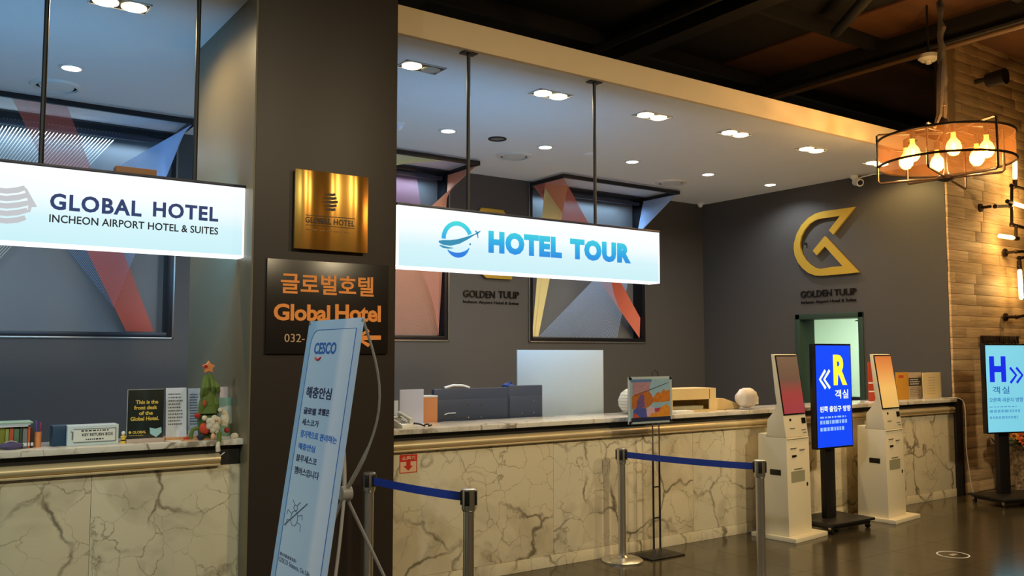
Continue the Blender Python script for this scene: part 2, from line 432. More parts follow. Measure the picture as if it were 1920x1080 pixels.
# upper ceiling: beams, purlins, boards, pipes
beam_m = M('blackened_steel', (30, 27, 25), .7, noise=.15)
brd_m = wood('ceiling_board', (74, 46, 26), (118, 74, 40), .8, .6)
for k, x in enumerate((4.2, 7.2, 10.0)):
    b = thing('ceiling_beam', ['dark steel beam crossing above the long counter', 'dark steel beam crossing between counter and hanging lamp', 'dark steel beam running above the drum chandelier'][k], 'beam', (x, 2, 5.25))
    box(-.12, .12, -4, 7.4, 0, .03).build('flange', beam_m, b, flat=True)
    box(-.015, .015, -4, 7.4, .03, .32).build('web', beam_m, b, flat=True)
    box(-.12, .12, -4, 7.4, .32, .35).build('flange', beam_m, b, flat=True)
for k, y in enumerate((2.6, 4.4, 6.2, 8.0)):
    tag(box(2, 14.5, y, y + .07, 5.42, 5.6).build('ceiling_purlin', beam_m, flat=True), ['dark purlin under the roof boards, closest to the viewer', 'dark purlin crossing just before the drum chandelier', 'dark purlin just behind the drum chandelier', 'dark purlin deepest over the dropped ceiling'][k], 'purlin', 'roof purlins')
ub = bpy.data.objects['ceiling_upper']
for i in range(1, 4):
    for j in range(3):
        box(7.25 + i * 1.8, 9.0 + i * 1.8, 2.72 + j * 1.8, 4.36 + j * 1.8, 5.565, 5.598).build('ceiling_board', brd_m, ub, bev=.004)
tag(MB().tube([(9.55, 1.5, 5.08), (9.55, 9.2, 5.08)], .028, 10).build('conduit_pipe', M('conduit', (120, 92, 62), .4, .4)), 'thin metal conduit pipe under the dark ceiling beam', 'pipe')
tag(MB().tube([(6.2, 1.5, 5.0), (6.2, 9.2, 5.0)], .05, 12).build('sprinkler_pipe', beam_m), 'black sprinkler pipe running over the dropped ceiling', 'pipe')
tag(MB().tube([(7.6, 4.6, 5.28), (8.6, 5.9, 5.28)], .06, 10).build('duct_brace', beam_m), 'black diagonal brace under the brown ceiling boards', 'brace')
sl = thing('stage_spotlight', 'black spotlight mounted high on the plank wall', 'spotlight', (10.95, 5.3, 5.02))
MB().cyl((0, -.12, 0), (0, .1, 0), .1, .085, 18).build('barrel', black_m, sl)
MB().tube([(0, .25, .02), (0, .05, .02)], .03).build('arm', black_m, sl)
sd = thing('smoke_detector', 'white round smoke detector hanging beside chandelier cables', 'detector', tuple(onz(1741, 110, 4.95)))
MB().lathe([(.03, .05), (.10, .045), (.11, .0), (.075, -.03)], n=20).build('housing', M('aged_white_plastic', (196, 190, 176), .5), sd)
MB().lathe([(.035, -.03), (.03, -.06)], n=12).build('sensor', M('aged_white_plastic', (196, 190, 176)), sd)
MB().cyl((0, 0, .05), (0, 0, .65), .012).build('stem', black_m, sd)

# ================================================================== RECEPTION COUNTERS
ZT = 1.12
dark_rec = M('black_recess', (24, 21, 19), .6)
def counter(label, x0, x1, seams, glow_end, endp):
    c = thing('reception_counter', label, 'counter', ((x0 + x1) / 2, YF, 0)); ox = (x0 + x1) / 2
    xs = [x0] + seams + [x1]
    for a, b in zip(xs[:-1], xs[1:]):
        box(a + .001 - ox, b - .001 - ox, 0, .03, .092, .962).build('marble_panel', mar, c, bev=.0015)
    p = x0
    while p < x1 - .05:
        q = min(p + .62, x1)
        box(p + .001 - ox, q - .001 - ox, -.006, .03, 0, .09).build('plinth_slab', mar, c, bev=.0015); p = q
    box(x0 - ox, x1 - ox, .03, .40, 0, 1.085).build('body', dark_rec, c, flat=True)
    box(x0 - ox, x1 - ox, .002, .03, .962, 1.085).build('recess_band', dark_rec, c, flat=True)
    # rounded light rail with a lower lip
    prof = [(.002, 1.036)] + [(.002 - .042 * math.sin(a), 1.004 + .030 * math.cos(a)) for a in [math.pi * k / 10 for k in range(1, 10)]] + [(.002, .974)]
    P = [Vector((x0 + .004 - ox, y, z)) for y, z in prof]
    MB().prism(P, (glow_end - x0 - .008, 0, 0)).build('light_rail', brass, c)
    box(x0 + .004 - ox, glow_end - .004 - ox, -.034, .002, .963, .976).build('rail_lip', brass, c, bev=.002)
    box(x0 - ox - (.0 if endp else 0), x1 - ox, -.05, .42, 1.085, ZT).build('countertop', mar_top, c, bev=.004)
    if endp: MB().box(x1 - ox, x1 - ox + .075, -.03, .42, 0, ZT - .002).box(x1 - ox + .075, x1 - ox + .15, -.03, .02, 0, ZT - .002).build('end_panel', dark_rec, c, bev=.003)
    return c
counter('long marble reception counter with brass rail under the wide blue lettered sign', 2.795, 10.12, [4.25, 5.80, 7.33, 8.86], 10.10, True)
counter('marble reception counter left of the brown column, with books and ornaments', -1.6, 1.795, [-.62, .94], 1.66, False)

for k, (a, b) in enumerate(((2.85, 10.1), (-1.5, 1.78))):
    t = thing('work_desk', ['low staff desk hidden behind the long marble counter', 'low staff desk behind the left marble counter'][k], 'desk', ((a + b) / 2, 6.3, 0)); hx = (b - a) / 2; lam = M('beige_laminate', (190, 168, 130), .5)
    box(-hx, hx, -.34, .3, .72, .75).build('desktop', lam, t, bev=.003)
    for x in (-hx + .03, 0, hx - .03): box(x - .02, x + .02, -.32, .28, 0, .72).build('side_panel', lam, t, flat=True)

# ================================================================== CEILING FIXTURES
lampw = M('lamp_warm_glow', (255, 240, 205), .5, noise=0, emit=(255, 232, 180), estr=9)
lampn = M('lamp_neutral_glow', (250, 250, 245), .5, noise=0, emit=(252, 248, 240), estr=7)
lampoff = M('lamp_off_glass', (170, 168, 150), .2, noise=.05)
ring_m = M('white_metal_ring', (214, 212, 205), .4, noise=.02)
def twin(x, k, power, dead=False):
    lab = 'twin square downlight with one dead lamp' if dead else ('twin square downlight left of the brown column' if k < 0 else 'twin square downlight, %s in the row right of the column' % ['', 'second', 'third', 'fourth', 'fifth', 'last'][k])
    t = thing('twin_downlight', lab, 'downlight', (x, 6.11, ZC), 0, 'twin downlights')
    box(-.175, .175, -.088, .088, -.006, 0).build('frame', M('dark_gimbal', (40, 36, 32), .5), t, bev=.002)
    MB().box(-.182, .182, -.095, -.088, -.01, 0).box(-.182, .182, .088, .095, -.01, 0).box(-.182, -.175, -.095, .095, -.01, 0).box(.175, .182, -.095, .095, -.01, 0).build('trim_ring', ring_m, t, flat=True)
    for s in (-1, 1):
        on = not (dead and s > 0)
        MB().lathe([(.079, -.006), (.079, -.014), (.07, -.018)], (s * .087, 0, 0), 24).build('lamp', lampw if on else lampoff, t)
        if on: light('lamp_light', 'SPOT', (s * .087, 0, -.04), power, (1, .66, .22) if k == 5 else (1, .76, .40), (0, -.05, -1), .05, 165, .5, t)
twin(1.11, -1, 45); twin(3.37, 0, 30, True)
for k, x in enumerate((4.68, 5.92, 7.11, 8.39, 9.66)): twin(x, k + 1, 30)
for k, x in enumerate((1.06, 4.59, 5.85, 7.16, 8.476, 9.70)):
    t = thing('round_downlight', 'round white downlight over the desk left of the column' if k == 0 else 'round white downlight, %s in the row behind the wide sign' % ORD[k - 1] if k < 5 else 'round white downlight closest to the gold wall emblem', 'downlight', (x, 7.74, ZC), 0, 'round downlights')
    MB().lathe([(.098, 0), (.096, -.008), (.08, -.01)], n=28).build('trim_ring', ring_m, t)
    MB().lathe([(.08, -.008), (.06, -.013)], n=24).build('lamp', lampn, t)
    light('lamp_light', 'SPOT', (0, 0, -.03), 60, WHITE, (0, 0, -1), .06, 150, .7, t)
for k, (x, y) in enumerate(((1.035, 8.36), (5.82, 8.31), (8.48, 8.41))):
    t = thing('air_diffuser', ['round ceiling air vent above the left desk', 'round ceiling air vent behind the wide sign', 'round ceiling air vent near the far corner'][k], 'vent', (x, y, ZC), 0, 'ceiling air vents')
    MB().lathe([(.215, 0), (.20, -.018), (.165, -.022), (.16, 0)], n=36, cap=False).build('outer_ring', ring_m, t)
    MB().lathe([(.164, -.003), (.02, -.003)], n=36).build('slot', M('vent_shadow', (46, 46, 48), .8), t)
    MB().lathe([(.138, -.005), (.128, -.018), (.02, -.02)], n=36).build('inner_disc', ring_m, t)
t = thing('ceiling_speaker', 'black rimmed round speaker in the dropped ceiling', 'speaker', (5.2, 7.735, ZC))
MB().lathe([(.10, 0), (.10, -.01), (.08, -.012), (.078, 0)], n=28, cap=False).build('rim', black_m, t)
MB().lathe([(.08, -.002), (.01, -.006)], n=28).build('grille', M('grey_grille', (120, 118, 112), .6), t)
for k, (p, l) in enumerate((((748, 232), 'small white dome sensor beside the column'), ((1313, 381), 'small white dome sensor in the far ceiling corner'), ((1103, 288), 'flat white detector disc between two downlights'))):
    q = onz(p[0], p[1], ZC); q.y = min(q.y, YB - .08); q.x = min(q.x, XR - .08)
    t = thing('ceiling_sensor', l, 'sensor', q)
    MB().lathe([(.06, 0), (.06, -.012), (.045, -.02)], n=20).build('base', white_p, t)
    if k < 2: MB().ball((0, 0, -.03), .038).build('dome', white_p, t)
    else: MB().lathe([(.03, -.02), (.02, -.028)], n=16).build('sensor', white_p, t)
q = onz(1608, 330, ZC)
t = thing('security_camera', 'white security camera where ceiling meets the right wall', 'camera', (10.1, 6.72, ZC))
MB().lathe([(.05, 0), (.05, -.03), (.03, -.05)], n=18).build('mount', white_p, t)
MB().cyl((0, -.02, -.085), (-.05, -.12, -.12), .05, .05, 18).build('housing', white_p, t)
MB().cyl((-.05, -.12, -.12), (-.055, -.13, -.123), .034, .03, 16).build('lens', black_m, t)
MB().tube([(0, .02, -.05), (.04, -.25, -.02), (.09, -.4, -.03)], .008).build('cable', white_p, t)

# ================================================================== HANGING LIGHT-BOX SIGNS
Z0, Z1, SY = 2.255, 2.72, 5.545
navy = M('navy_cap', (30, 38, 66), .4)
face_stops = [(0, (196, 236, 244)), (.35, (206, 240, 248)), (.62, (240, 249, 253)), (1, (250, 252, 255))]
def lightbox(label, x0, x1, rods):
    ox = (x0 + x1) / 2
    s = thing('hanging_light_box_sign', label, 'sign', (ox, SY, Z0)); hx = (x1 - x0) / 2; hz = Z1 - Z0
    face = gradient_emit('backlit_film', 2, 0, hz, face_stops, 1.0, (70, 76, 80), False)
    edge = M('backlit_edge', (250, 252, 255), .4, noise=0, emit=(246, 252, 255), estr=1.4)
    back = M('backlit_back', (245, 250, 255), .4, noise=0, emit=(92, 182, 248), estr=12.0)  # unseen back, glow raised well above the face to light the ceiling blue
    box(-hx + .012, hx - .012, 0, .004, .014, hz - .018).build('face_panel', face, s, flat=True)
    MB().box(-hx, hx, .0, .13, 0, .014).box(-hx, -hx + .012, .0, .13, .014, hz - .018).box(hx - .012, hx, .0, .13, .014, hz - .018).build('lit_edge', edge, s, bev=.003)
    box(-hx + .012, hx - .012, .126, .13, .014, hz - .018).build('back_panel', back, s, flat=True)
    box(-hx - .003, hx + .003, -.003, .133, hz - .018, hz).build('top_cap', navy, s, bev=.002)
    for rx in rods:
        r = MB().cyl((rx - ox, .065, hz), (rx - ox, .065, ZC - Z0), .014, n=14).build('hanging_rod', black_m, s)
        box(rx - ox - .06, rx - ox + .06, .025, .105, ZC - Z0 - .012, ZC - Z0).build('ceiling_flange', black_m, r, bev=.002)
    return s, (ox, SY, Z0)
sg, so = lightbox('wide backlit sign reading HOTEL TOUR', 2.875, 5.44, (3.505, 4.763))
grad = gradient_emit('cyan_blue_print', 2, 2.36 - Z0, 2.62 - Z0, [(.1, (20, 120, 225)), (.55, (22, 176, 232)), (1, (60, 222, 225))], .95, (20, 60, 80), False)
px_text('lettering', 'HOTEL', grad, sg, so, (915.7, (432.5, 475), 1053, (444.5, 484)), SY - .001, .004, .065, 1.12)
px_text('lettering', 'TOUR', grad, sg, so, (1069, (447, 486.5), 1182.5, (457, 494)), SY - .001, .004, .065, 1.12)
# globe and aeroplane emblem of the sign
def sp(x, y): q = ony(800 + x / 4.364, 380 + y / 4.364, SY); return Vector((q.x - so[0], -.001, q.z - so[2]))
def stroke(pts, widths):
    P = [Vector(p) for p in pts]; up = []; dn = []
    for k, p in enumerate(P):
        d = (P[min(k + 1, len(P) - 1)] - P[max(k - 1, 0)]).normalized(); n = Vector((-d.z, 0, d.x)); up.append(p + n * widths[k] / 2); dn.append(p - n * widths[k] / 2)
    return up + dn[::-1]
c0 = sp(250, 300); R = .118
arc = lambda a0, a1, n=22: [c0 + Vector((R * math.cos(math.radians(a0 + (a1 - a0) * k / n)), 0, R * math.sin(math.radians(a0 + (a1 - a0) * k / n)))) for k in range(n + 1)]
em = MB()
em.prism(stroke(arc(22, 182), [.034] * 23), (0, -.004, 0))
em.prism(stroke(arc(225, 330), [.004 + .034 * math.sin(math.pi * k / 22) for k in range(23)]), (0, -.004, 0))
em.build('globe_mark', grad, sg)
em = MB()
em.prism(stroke([sp(98, 318), sp(130, 325), sp(190, 330), sp(260, 318), sp(330, 290), sp(395, 258)], [.012, .034, .042, .036, .022, .006]), (0, -.005, 0))
em.prism(stroke([sp(105, 348), sp(135, 362), sp(175, 370), sp(215, 372)], [.006, .016, .012, .003]), (0, -.004, 0))
em.build('orbit_swoosh', M('teal_print', (24, 120, 160), .5, noise=0, emit=(26, 130, 175), estr=.8), sg)
em = MB()
em.prism(stroke([sp(392, 260), sp(415, 248), sp(438, 232)], [.008, .014, .003]), (0, -.005, 0))
em.prism(stroke([sp(392, 228), sp(412, 244), sp(418, 292)], [.003, .012, .003]), (0, -.005, 0))
em.ball(sp(355, 340), .008, .003, .008)
em.build('aeroplane_mark', M('teal_print', (24, 120, 160)), sg)

sg2, so2 = lightbox('backlit sign reading GLOBAL HOTEL left of the column', -1.4, 1.785, (.63, 1.485))
nvp = M('navy_print', (26, 52, 110), .5, noise=0, emit=(20, 52, 112), estr=.5)
dkp = M('dark_navy_print', (16, 24, 52), .5, noise=0)
px_text('lettering', 'GLOBAL', nvp, sg2, so2, (93, (362.5, 395), 265, (376, 404.5)), SY - .001, .004, .03, 1.12)
px_text('lettering', 'HOTEL', nvp, sg2, so2, (286.5, (378.5, 406.5), 408.7, (388, 416)), SY - .001, .004, .03, 1.12)
px_text('lettering', 'INCHEON AIRPORT HOTEL & SUITES', dkp, sg2, so2, (92, (402.5, 418), 408.7, (426, 439)), SY - .001, .003, .014, 1.02)
grp = gradient_emit('silver_grey_print', 0, -1.0, -.6, [(0, (140, 146, 158)), (1, (205, 208, 214))], .85, (60, 62, 66), False)
def wp(x, y): q = ony(x / 4, 300 + y / 4, SY); return Vector((q.x - so2[0], -.001, q.z - so2[2]))
for k in range(5):
    y0 = 222 + k * 56; xr = (188, 205, 222, 205, 190)[k]
    pts = [(-235 + abs(k - 2) * 34, y0 + 20), (-150, y0 - 6), (-40, y0 + 2), (50, y0 + 12), (130, y0 + 4), (xr, y0 - 14)]
    MB().prism(stroke([wp(*p) for p in pts], [.006, .024, .028, .03, .031, .026]), (0, -.003, 0)).build('emblem_stripe', grp, sg2)
MB().prism([wp(178, 205), wp(200, 214), wp(278, 352), wp(238, 354), wp(226, 392), wp(206, 394), wp(214, 320)], (0, -.002, 0)).build('emblem_head', grp, sg2)
tag(box(-.115, .115, -.045, .045, 0, .04).build('orange_block', M('block_orange', (168, 116, 78), .6), bev=.004, loc=(1.135, SY + .065, Z1)), 'unidentified small orange block on the hanging hotel sign', 'block')  # unidentified orange shape built as a plain block

# ================================================================== SIGNS ON THE COLUMN
CF = 5.40
pb = ony(549, 470, CF); pt = ony(686, 322, CF)
def brushed_gold():
    m = bpy.data.materials.new('polished_brass_sheet'); m.use_nodes = True; nt = m.node_tree; b = nt.nodes['Principled BSDF']
    b.inputs['Base Color'].default_value = (*lin((222, 164, 78)), 1); b.inputs['Metallic'].default_value = .85; b.inputs['Roughness'].default_value = .28
    tc = nt.nodes.new('ShaderNodeTexCoord'); wv = nt.nodes.new('ShaderNodeTexWave'); wv.bands_direction = 'X'
    wv.inputs['Scale'].default_value = .9; wv.inputs['Distortion'].default_value = .6; wv.inputs['Detail'].default_value = 0
    bp = nt.nodes.new('ShaderNodeBump'); bp.inputs['Strength'].default_value = .8; bp.inputs['Distance'].default_value = .06
    nt.links.new(tc.outputs['Object'], wv.inputs[0]); nt.links.new(wv.outputs['Fac'], bp.inputs['Height']); nt.links.new(bp.outputs[0], b.inputs['Normal'])
    return m
p1 = thing('brass_plaque', 'square polished brass plaque on the brown column', 'plaque', (2.30, CF, 2.315)); P1 = (2.30, CF, 2.315)
MB().box(-.255, .255, -.045, -.025, 0, .515).build('plate', brushed_gold(), p1, bev=.003)
box(-.24, .24, -.025, 0, .015, .50).build('backing', black_m, p1, flat=True)
eng = M('engraved_brown', (62, 40, 20), .5)
def pp(x, y): q = ony(540 + x / 6, 300 + y / 6, CF - .045); return Vector((q.x - P1[0], -.0455, q.z - P1[2]))
px_text('lettering', 'GLOBAL HOTEL', eng, p1, P1, (572.5, (406, 417.5), 664.5, (414, 424.5)), CF - .046, .002, .015, 1.05)
MB().prism(stroke([pp(200, 617), pp(752, 662)], [.004, .004]), (0, -.001, 0)).build('engraved_line', eng, p1)
MB().prism(stroke([pp(200, 727), pp(752, 770)], [.004, .004]), (0, -.001, 0)).build('engraved_line', eng, p1)
for k in range(5):
    y = 385 + k * 42; MB().prism(stroke([pp(385 + abs(k - 2) * 22, y + 5), pp(440, y), pp(500, y + 8), pp(560 - abs(k - 2) * 14, y + 2)], [.003, .010, .018, .014]), (0, -.002, 0)).build('emblem_stripe', eng, p1)
bars('small_lettering', M('faint_engraving', (120, 84, 40), .4, .6), p1, pp(200, 770) + Vector((0, 0, -.008)), .33, 1, .02, .007, depth=.0015, seed=5)

p2 = thing('direction_board', 'black board with orange hotel lettering and arrow, below the brass plaque', 'sign board', (2.30, CF, 1.645)); P2 = (2.30, CF, 1.645)
MB().box(-.42, .425, -.022, 0, 0, .60).build('board', M('satin_black_acrylic', (34, 29, 27), .25, noise=.1, spec=.6), p2, bev=.003)
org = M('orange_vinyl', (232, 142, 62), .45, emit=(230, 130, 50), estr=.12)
sk = M('pale_vinyl', (206, 168, 122), .5)
px_text('lettering', '글로벌호텔', org, p2, P2, (526, (512, 550), 700, (518.5, 556)), CF - .022, .004, .018)
px_text('lettering', 'Global', org, p2, P2, (512.5, (569.5, 601), 618.5, (571, 602.5)), CF - .022, .004, .03, .97)
px_text('lettering', 'Hotel', org, p2, P2, (628, (571, 602.5), 713.5, (572.5, 604)), CF - .022, .004, .03, .97)
px_text('phone_number', '032-', sk, p2, P2, (533, (626, 641.5), 571, (626, 641.5)), CF - .022, .003, .0)
def qq(x, y): q = ony(x, y, CF - .022); return Vector((q.x - P2[0], -.0222, q.z - P2[2]))
MB().prism([qq(664, 633), qq(690, 617), qq(693, 622), qq(680, 629), qq(714, 629), qq(714, 637), qq(680, 638), qq(694, 645), qq(690, 651)], (0, -.003, 0)).build('arrow', org, p2)

# ================================================================== GOLD EMBLEMS
gold = M('satin_gold', (214, 174, 66), .35, .55, noise=.03, emit=(214, 160, 40), estr=.03)
dk_letter = M('black_letter_acrylic', (20, 17, 15), .25)
GP = [(580, 83), (440, 103), (300, 122), (230, 142), (165, 182), (105, 245), (62, 325), (40, 405), (38, 450), (46, 510), (75, 575), (115, 625), (165, 665), (225, 688), (270, 691), (440, 678), (612, 660),
      (460, 500), (312, 340), (205, 470), (240, 510), (312, 432), (390, 520), (468, 605), (380, 612), (270, 630), (220, 618), (175, 588), (135, 545), (108, 495), (94, 440), (93, 400), (105, 345), (135, 285), (180, 232), (225, 203), (260, 190), (350, 177), (445, 163), (347, 290), (385, 328), (480, 208)]
g0 = thing('gold_emblem', 'gold letter emblem with black hotel name on the right wall above the doorway', 'emblem', (XR, 7.2, 2.3), 0); G0 = Vector((XR, 7.2, 2.3))
pts = [onx(1480 + x / 4.695, 370 + y / 4.695, XR - .05) - G0 for x, y in GP]
MB().prism(pts, (.03, 0, 0)).build('emblem', gold, g0)
MB().cyl((-.03, .35, .85), (0, .35, .85), .015).cyl((-.03, .3, .5), (0, .3, .5), .015).build('standoff', dk_letter, g0)
px_text('lettering', 'GOLDEN', dk_letter, g0, G0, (1502.4, (545.5, 558.5), 1560.5, (542.5, 555)), 0, .02, .01, X=XR)
px_text('lettering', 'TULIP', dk_letter, g0, G0, (1565, (542.2, 554.6), 1606.7, (540, 552)), 0, .02, .01, X=XR)
px_text('small_lettering', 'Incheon Airport Hotel & Suites', dk_letter, g0, G0, (1503, (563, 571), 1606, (560, 567)), 0, .012, .0, X=XR)
g1 = thing('gold_emblem', 'gold letter emblem on the back wall, mostly hidden by the wide sign', 'emblem', (6.27, YB, 2.3)); G1 = Vector((6.27, YB, 2.3))
et0 = ony(903, 389, YB - .05) - G1; et1 = ony(944, 394, YB - .05) - G1; eb0 = ony(905, 515, YB - .05) - G1; eb1 = ony(960, 524, YB - .05) - G1
ezt = (et0.z + et1.z) / 2; ezb = eb1.z; xa, xb = et0.x, et1.x
EP = [(xa, ezt), (xb, ezt), (xb + .14, ezt - .2), (xb + .2, ezt - .45), (xb + .18, ezb + .22), (eb1.x, ezb), (eb0.x + .06, ezb), (eb0.x, ezb + .05), (xa - .16, ezb + .24), (xa - .2, ezt - .45), (xa - .12, ezt - .18)]
EI = [((x - (xa + xb) / 2) * .62 + (xa + xb) / 2, (z - (ezt + ezb) / 2) * .7 + (ezt + ezb) / 2) for x, z in EP]
MB().prism([Vector((x, -.05, z)) for x, z in EP], (0, .03, 0)).build('emblem', gold, g1, bev=.004)
MB().prism([Vector((x, -.056, z)) for x, z in EI], (0, .006, 0)).build('emblem_inset', dk_letter, g1)
MB().cyl((et0.x + .1, -.03, .85), (et0.x + .1, 0, .85), .015).build('standoff', dk_letter, g1)
px_text('lettering', 'GOLDEN', dk_letter, g1, G1, (868, (544, 557.5), 927, (545.7, 559)), YB, .02, .01)
px_text('lettering', 'TULIP', dk_letter, g1, G1, (934, (546, 559.2), 972, (547, 560)), YB, .02, .01)
px_text('small_lettering', 'Incheon Airport Hotel & Suites', dk_letter, g1, G1, (868, (563, 570), 972, (566, 573)), YB, .012, .0)

# ================================================================== STRING ART WINDOWS
pane_m = M('pale_blue_grey_panel', (108, 109, 108), .4, noise=.05, nscale=2)
frame_m = M('black_window_frame', (26, 24, 28), .35, .3)
rim_m = M('thin_steel_rim', (150, 146, 138), .3, .8)
def band(name, A0, A1, B0, B1, n, mat, parent, r=.0021, thick=None):
    m = MB(); A0, A1, B0, B1 = map(Vector, (A0, A1, B0, B1))
    for k in range(n):
        t = k / (n - 1); m.tube([A0.lerp(A1, t), B0.lerp(B1, t)], r, 4)
    return m.build(name, mat, parent, flat=True, kind='stuff')
red_s = M('coral_thread', (214, 96, 74), .7); cor_s = M('salmon_thread', (224, 122, 96), .7); pea_s = M('peach_thread', (232, 160, 122), .7); yel_s = M('straw_thread', (226, 208, 142), .7)
blu_s = M('pale_blue_thread', (176, 204, 244), .7); mau_s = M('mauve_thread', (168, 112, 120), .7); wht_s = M('white_thread', (210, 206, 190), .7)
strips = []
for k, (a, b) in enumerate(FR):
    hx = (b - a) / 2; t = thing('string_art_window', ['framed string art recess behind the left desk', 'framed string art recess with peach threads beside the column', 'framed string art recess nearest the right wall'][k], 'string art', ((a + b) / 2, YB, FZ0), 0, 'string art recesses')
    hz = FZ1 - FZ0
    box(-hx, hx, .19, .199, 0, hz).build('back_panel', pane_m, t, flat=True)
    fr = MB().box(-hx, -hx + .05, -.012, .19, 0, hz).box(hx - .05, hx, -.012, .19, 0, hz).box(-hx + .05, hx - .05, -.012, .19, 0, .05).box(-hx + .05, hx - .05, -.012, .19, hz - .05, hz)
    fr.build('frame', frame_m, t, bev=.003)
    MB().box(-hx - .018, -hx, -.018, 0, -.018, hz).box(hx, hx + .018, -.018, 0, -.018, hz).box(-hx - .018, hx + .018, -.018, 0, -.018, 0).build('rim', rim_m, t, bev=.002)
    ct = FZ1 - FZ0 - .05; yo = -.71
    MB().box(-hx, hx, yo - .035, yo, ct, ct + .05).box(-hx, -hx + .035, yo, -.012, ct, ct + .05).box(hx - .035, hx, yo, -.012, ct, ct + .05).build('canopy_frame', frame_m, t, bev=.003)
    box(-hx + .25, hx - .08, .0, .05, ct - .065, ct - .02).build('canopy_bar', M('canopy_bar', (70, 72, 84), .35, .5), t, bev=.003)
    light('panel_fill_light', 'AREA', (0, -.02, ct - .09), (15, 14, 11)[k], COOL, (0, .12, -1), 1.7, parent=t, sy=.05)  # area light added under the unlit bar to brighten the panel top
    zt = ct + .01
    if k == 2:
        band('string_band', (-hx + .03, -.7, zt), (-hx + .03, -.05, zt), (hx - .06, .03, .35), (hx - .06, .05, .06), 64, cor_s, t)
        band('string_band', (-hx + .08, -.25, zt), (-hx + .46, -.25, zt), (-hx + .06, .02, .06), (-hx + .16, .02, .06), 90, yel_s, t)
        band('string_band', (hx - .02, -.7, zt), (hx - .02, -.03, zt), (-hx + .2, .05, .06), (hx - .5, .05, .06), 60, blu_s, t)
    elif k == 1:
        band('string_band', (hx - .02, -.7, zt), (hx - .02, -.03, zt), (-hx + .1, .06, .06), (hx - .1, .06, .06), 160, pea_s, t)
        band('string_band', (hx - .45, -.7, zt), (-hx + .1, -.7, zt), (-hx + .06, .0, 1.9), (-hx + .06, .0, .5), 150, yel_s, t)
        band('string_band', (-hx + .2, .1, hz - .1), (hx - .4, .1, hz - .1), (hx - .07, .1, .9), (hx - .07, .1, .07), 170, mau_s, t)
    else:
        band('string_band', (-hx + .1, .02, zt - .02), (hx - .55, .02, zt - .02), (-hx - .0 + .06, -.02, 1.4), (-hx + .06, -.02, .1), 46, wht_s, t, .004)
        band('string_band', (-hx + .52, -.7, zt), (-hx + .95, -.7, zt), (hx - .42, .06, .06), (hx - .16, .06, .06), 54, red_s, t)
        band('string_band', (hx - .02, -.7, zt), (hx - .02, -.4, zt), (-.2, .1, 1.2), (.5, .1, .3), 70, blu_s, t)

# ================================================================== DRUM CHANDELIER
CD = 9.15; _d = ray(1772, 283); cp = Vector(_C + _d / np.linalg.norm(_d[:2]) * CD); CR = CD * 117 / 1839
ch = thing('drum_chandelier', 'round amber drum chandelier with globe bulbs and iron rods', 'chandelier', cp)
shade = sheer('amber_organza', (112, 74, 42), .46)
hh = .125
sh = MB(); n = 72
for z in (-hh, hh): sh.v += [(CR * math.cos(2 * math.pi * i / n), CR * math.sin(2 * math.pi * i / n), z) for i in range(n)]
sh.f += [(i, (i + 1) % n, n + (i + 1) % n, n + i) for i in range(n)]
sh.build('drum_shade', shade, ch)
for z in (-hh, hh):
    MB().tube([((CR + .006) * math.cos(2 * math.pi * i / n), (CR + .006) * math.sin(2 * math.pi * i / n), z) for i in range(n + 1)], .012, 8).build('rim_ring', dkiron, ch)
RI = math.radians
for k in range(6):
    a = RI(12 + 60 * k); u = Vector((math.cos(a), math.sin(a), 0)); rr = CR * (1.03 if k % 2 == 0 else .86)
    zb = -hh - (.16 if k % 2 == 0 else .10)
    MB().tube([u * .04 + Vector((0, 0, -hh - .13)), u * (rr - .02) + Vector((0, 0, zb)), u * rr + Vector((0, 0, zb + .02)), u * rr + Vector((0, 0, hh + .05)), u * (rr - .02) + Vector((0, 0, hh + .06)), u * (rr - .14) + Vector((0, 0, hh + .06))], .011, 6).build('iron_frame_rod', dkiron, ch)
    if k % 2 == 0:
        MB().tube([u * (rr - .14) + Vector((0, 0, hh + .06)), Vector((0, 0, hh + .04))], .008, 6).build('top_spoke', dkiron, ch)
MB().lathe([(.02, -hh - .17), (.075, -hh - .15), (.08, -hh - .12), (.03, -hh - .10), (.014, -hh - .05), (.014, hh + .12), (.03, hh + .13), (.03, hh + .17), (.008, hh + .2)], n=18).build('centre_stem', dkiron, ch)
glassb = sheer('amber_bulb_glass', (255, 196, 110), .30)
fil = M('glowing_filament', (255, 220, 160), .5, noise=0, emit=(255, 196, 96), estr=22)
for k in range(6):
    a = RI(40 + 60 * k); x, y = .36 * math.cos(a), .36 * math.sin(a)
    b = MB().lathe([(.018, .10), (.022, .02), (.05, -.015), (.066, -.06), (.06, -.10), (.035, -.135), (.004, -.145)], (x, y, .02), 18).build('bulb', glassb, ch)
    MB().tube([(x - .015, y, -.01), (x - .02, y, -.08), (x, y + .01, -.02), (x + .02, y, -.08), (x + .015, y, -.01)], .005, 6).build('filament', fil, b)
    MB().cyl((x, y, .09), (x, y, .17), .024, n=14).tube([(x, y, .17), (x * .5, y * .5, .21), (0, 0, .18)], .008, 6).build('socket', dkiron, ch)
    light('bulb_light', 'POINT', (x, y, -.05), 42, (1, .58, .2), size=.04, parent=ch)
top = 5.25 - cp.z
MB().tube([(0, 0, hh + .18), (0, 0, top)], .010, 8).build('hanging_rod', dkiron, ch)
m = MB(); rc = random.Random(4)
zt_ = top - .25
m.tube([(rc.uniform(-.012, .012), rc.uniform(-.012, .012), hh + .3 + (zt_ - hh - .3) * k / 16) for k in range(17)], [.03 + rc.uniform(-.008, .012) for k in range(17)], 8)
m.tube([(0, 0, hh + .75), (-.05, -.01, hh + .6), (-.09, -.02, hh + .4), (-.13, -.03, hh + .2), (-.22, -.03, hh + .06)], [.026, .034, .03, .026, .012], 8)
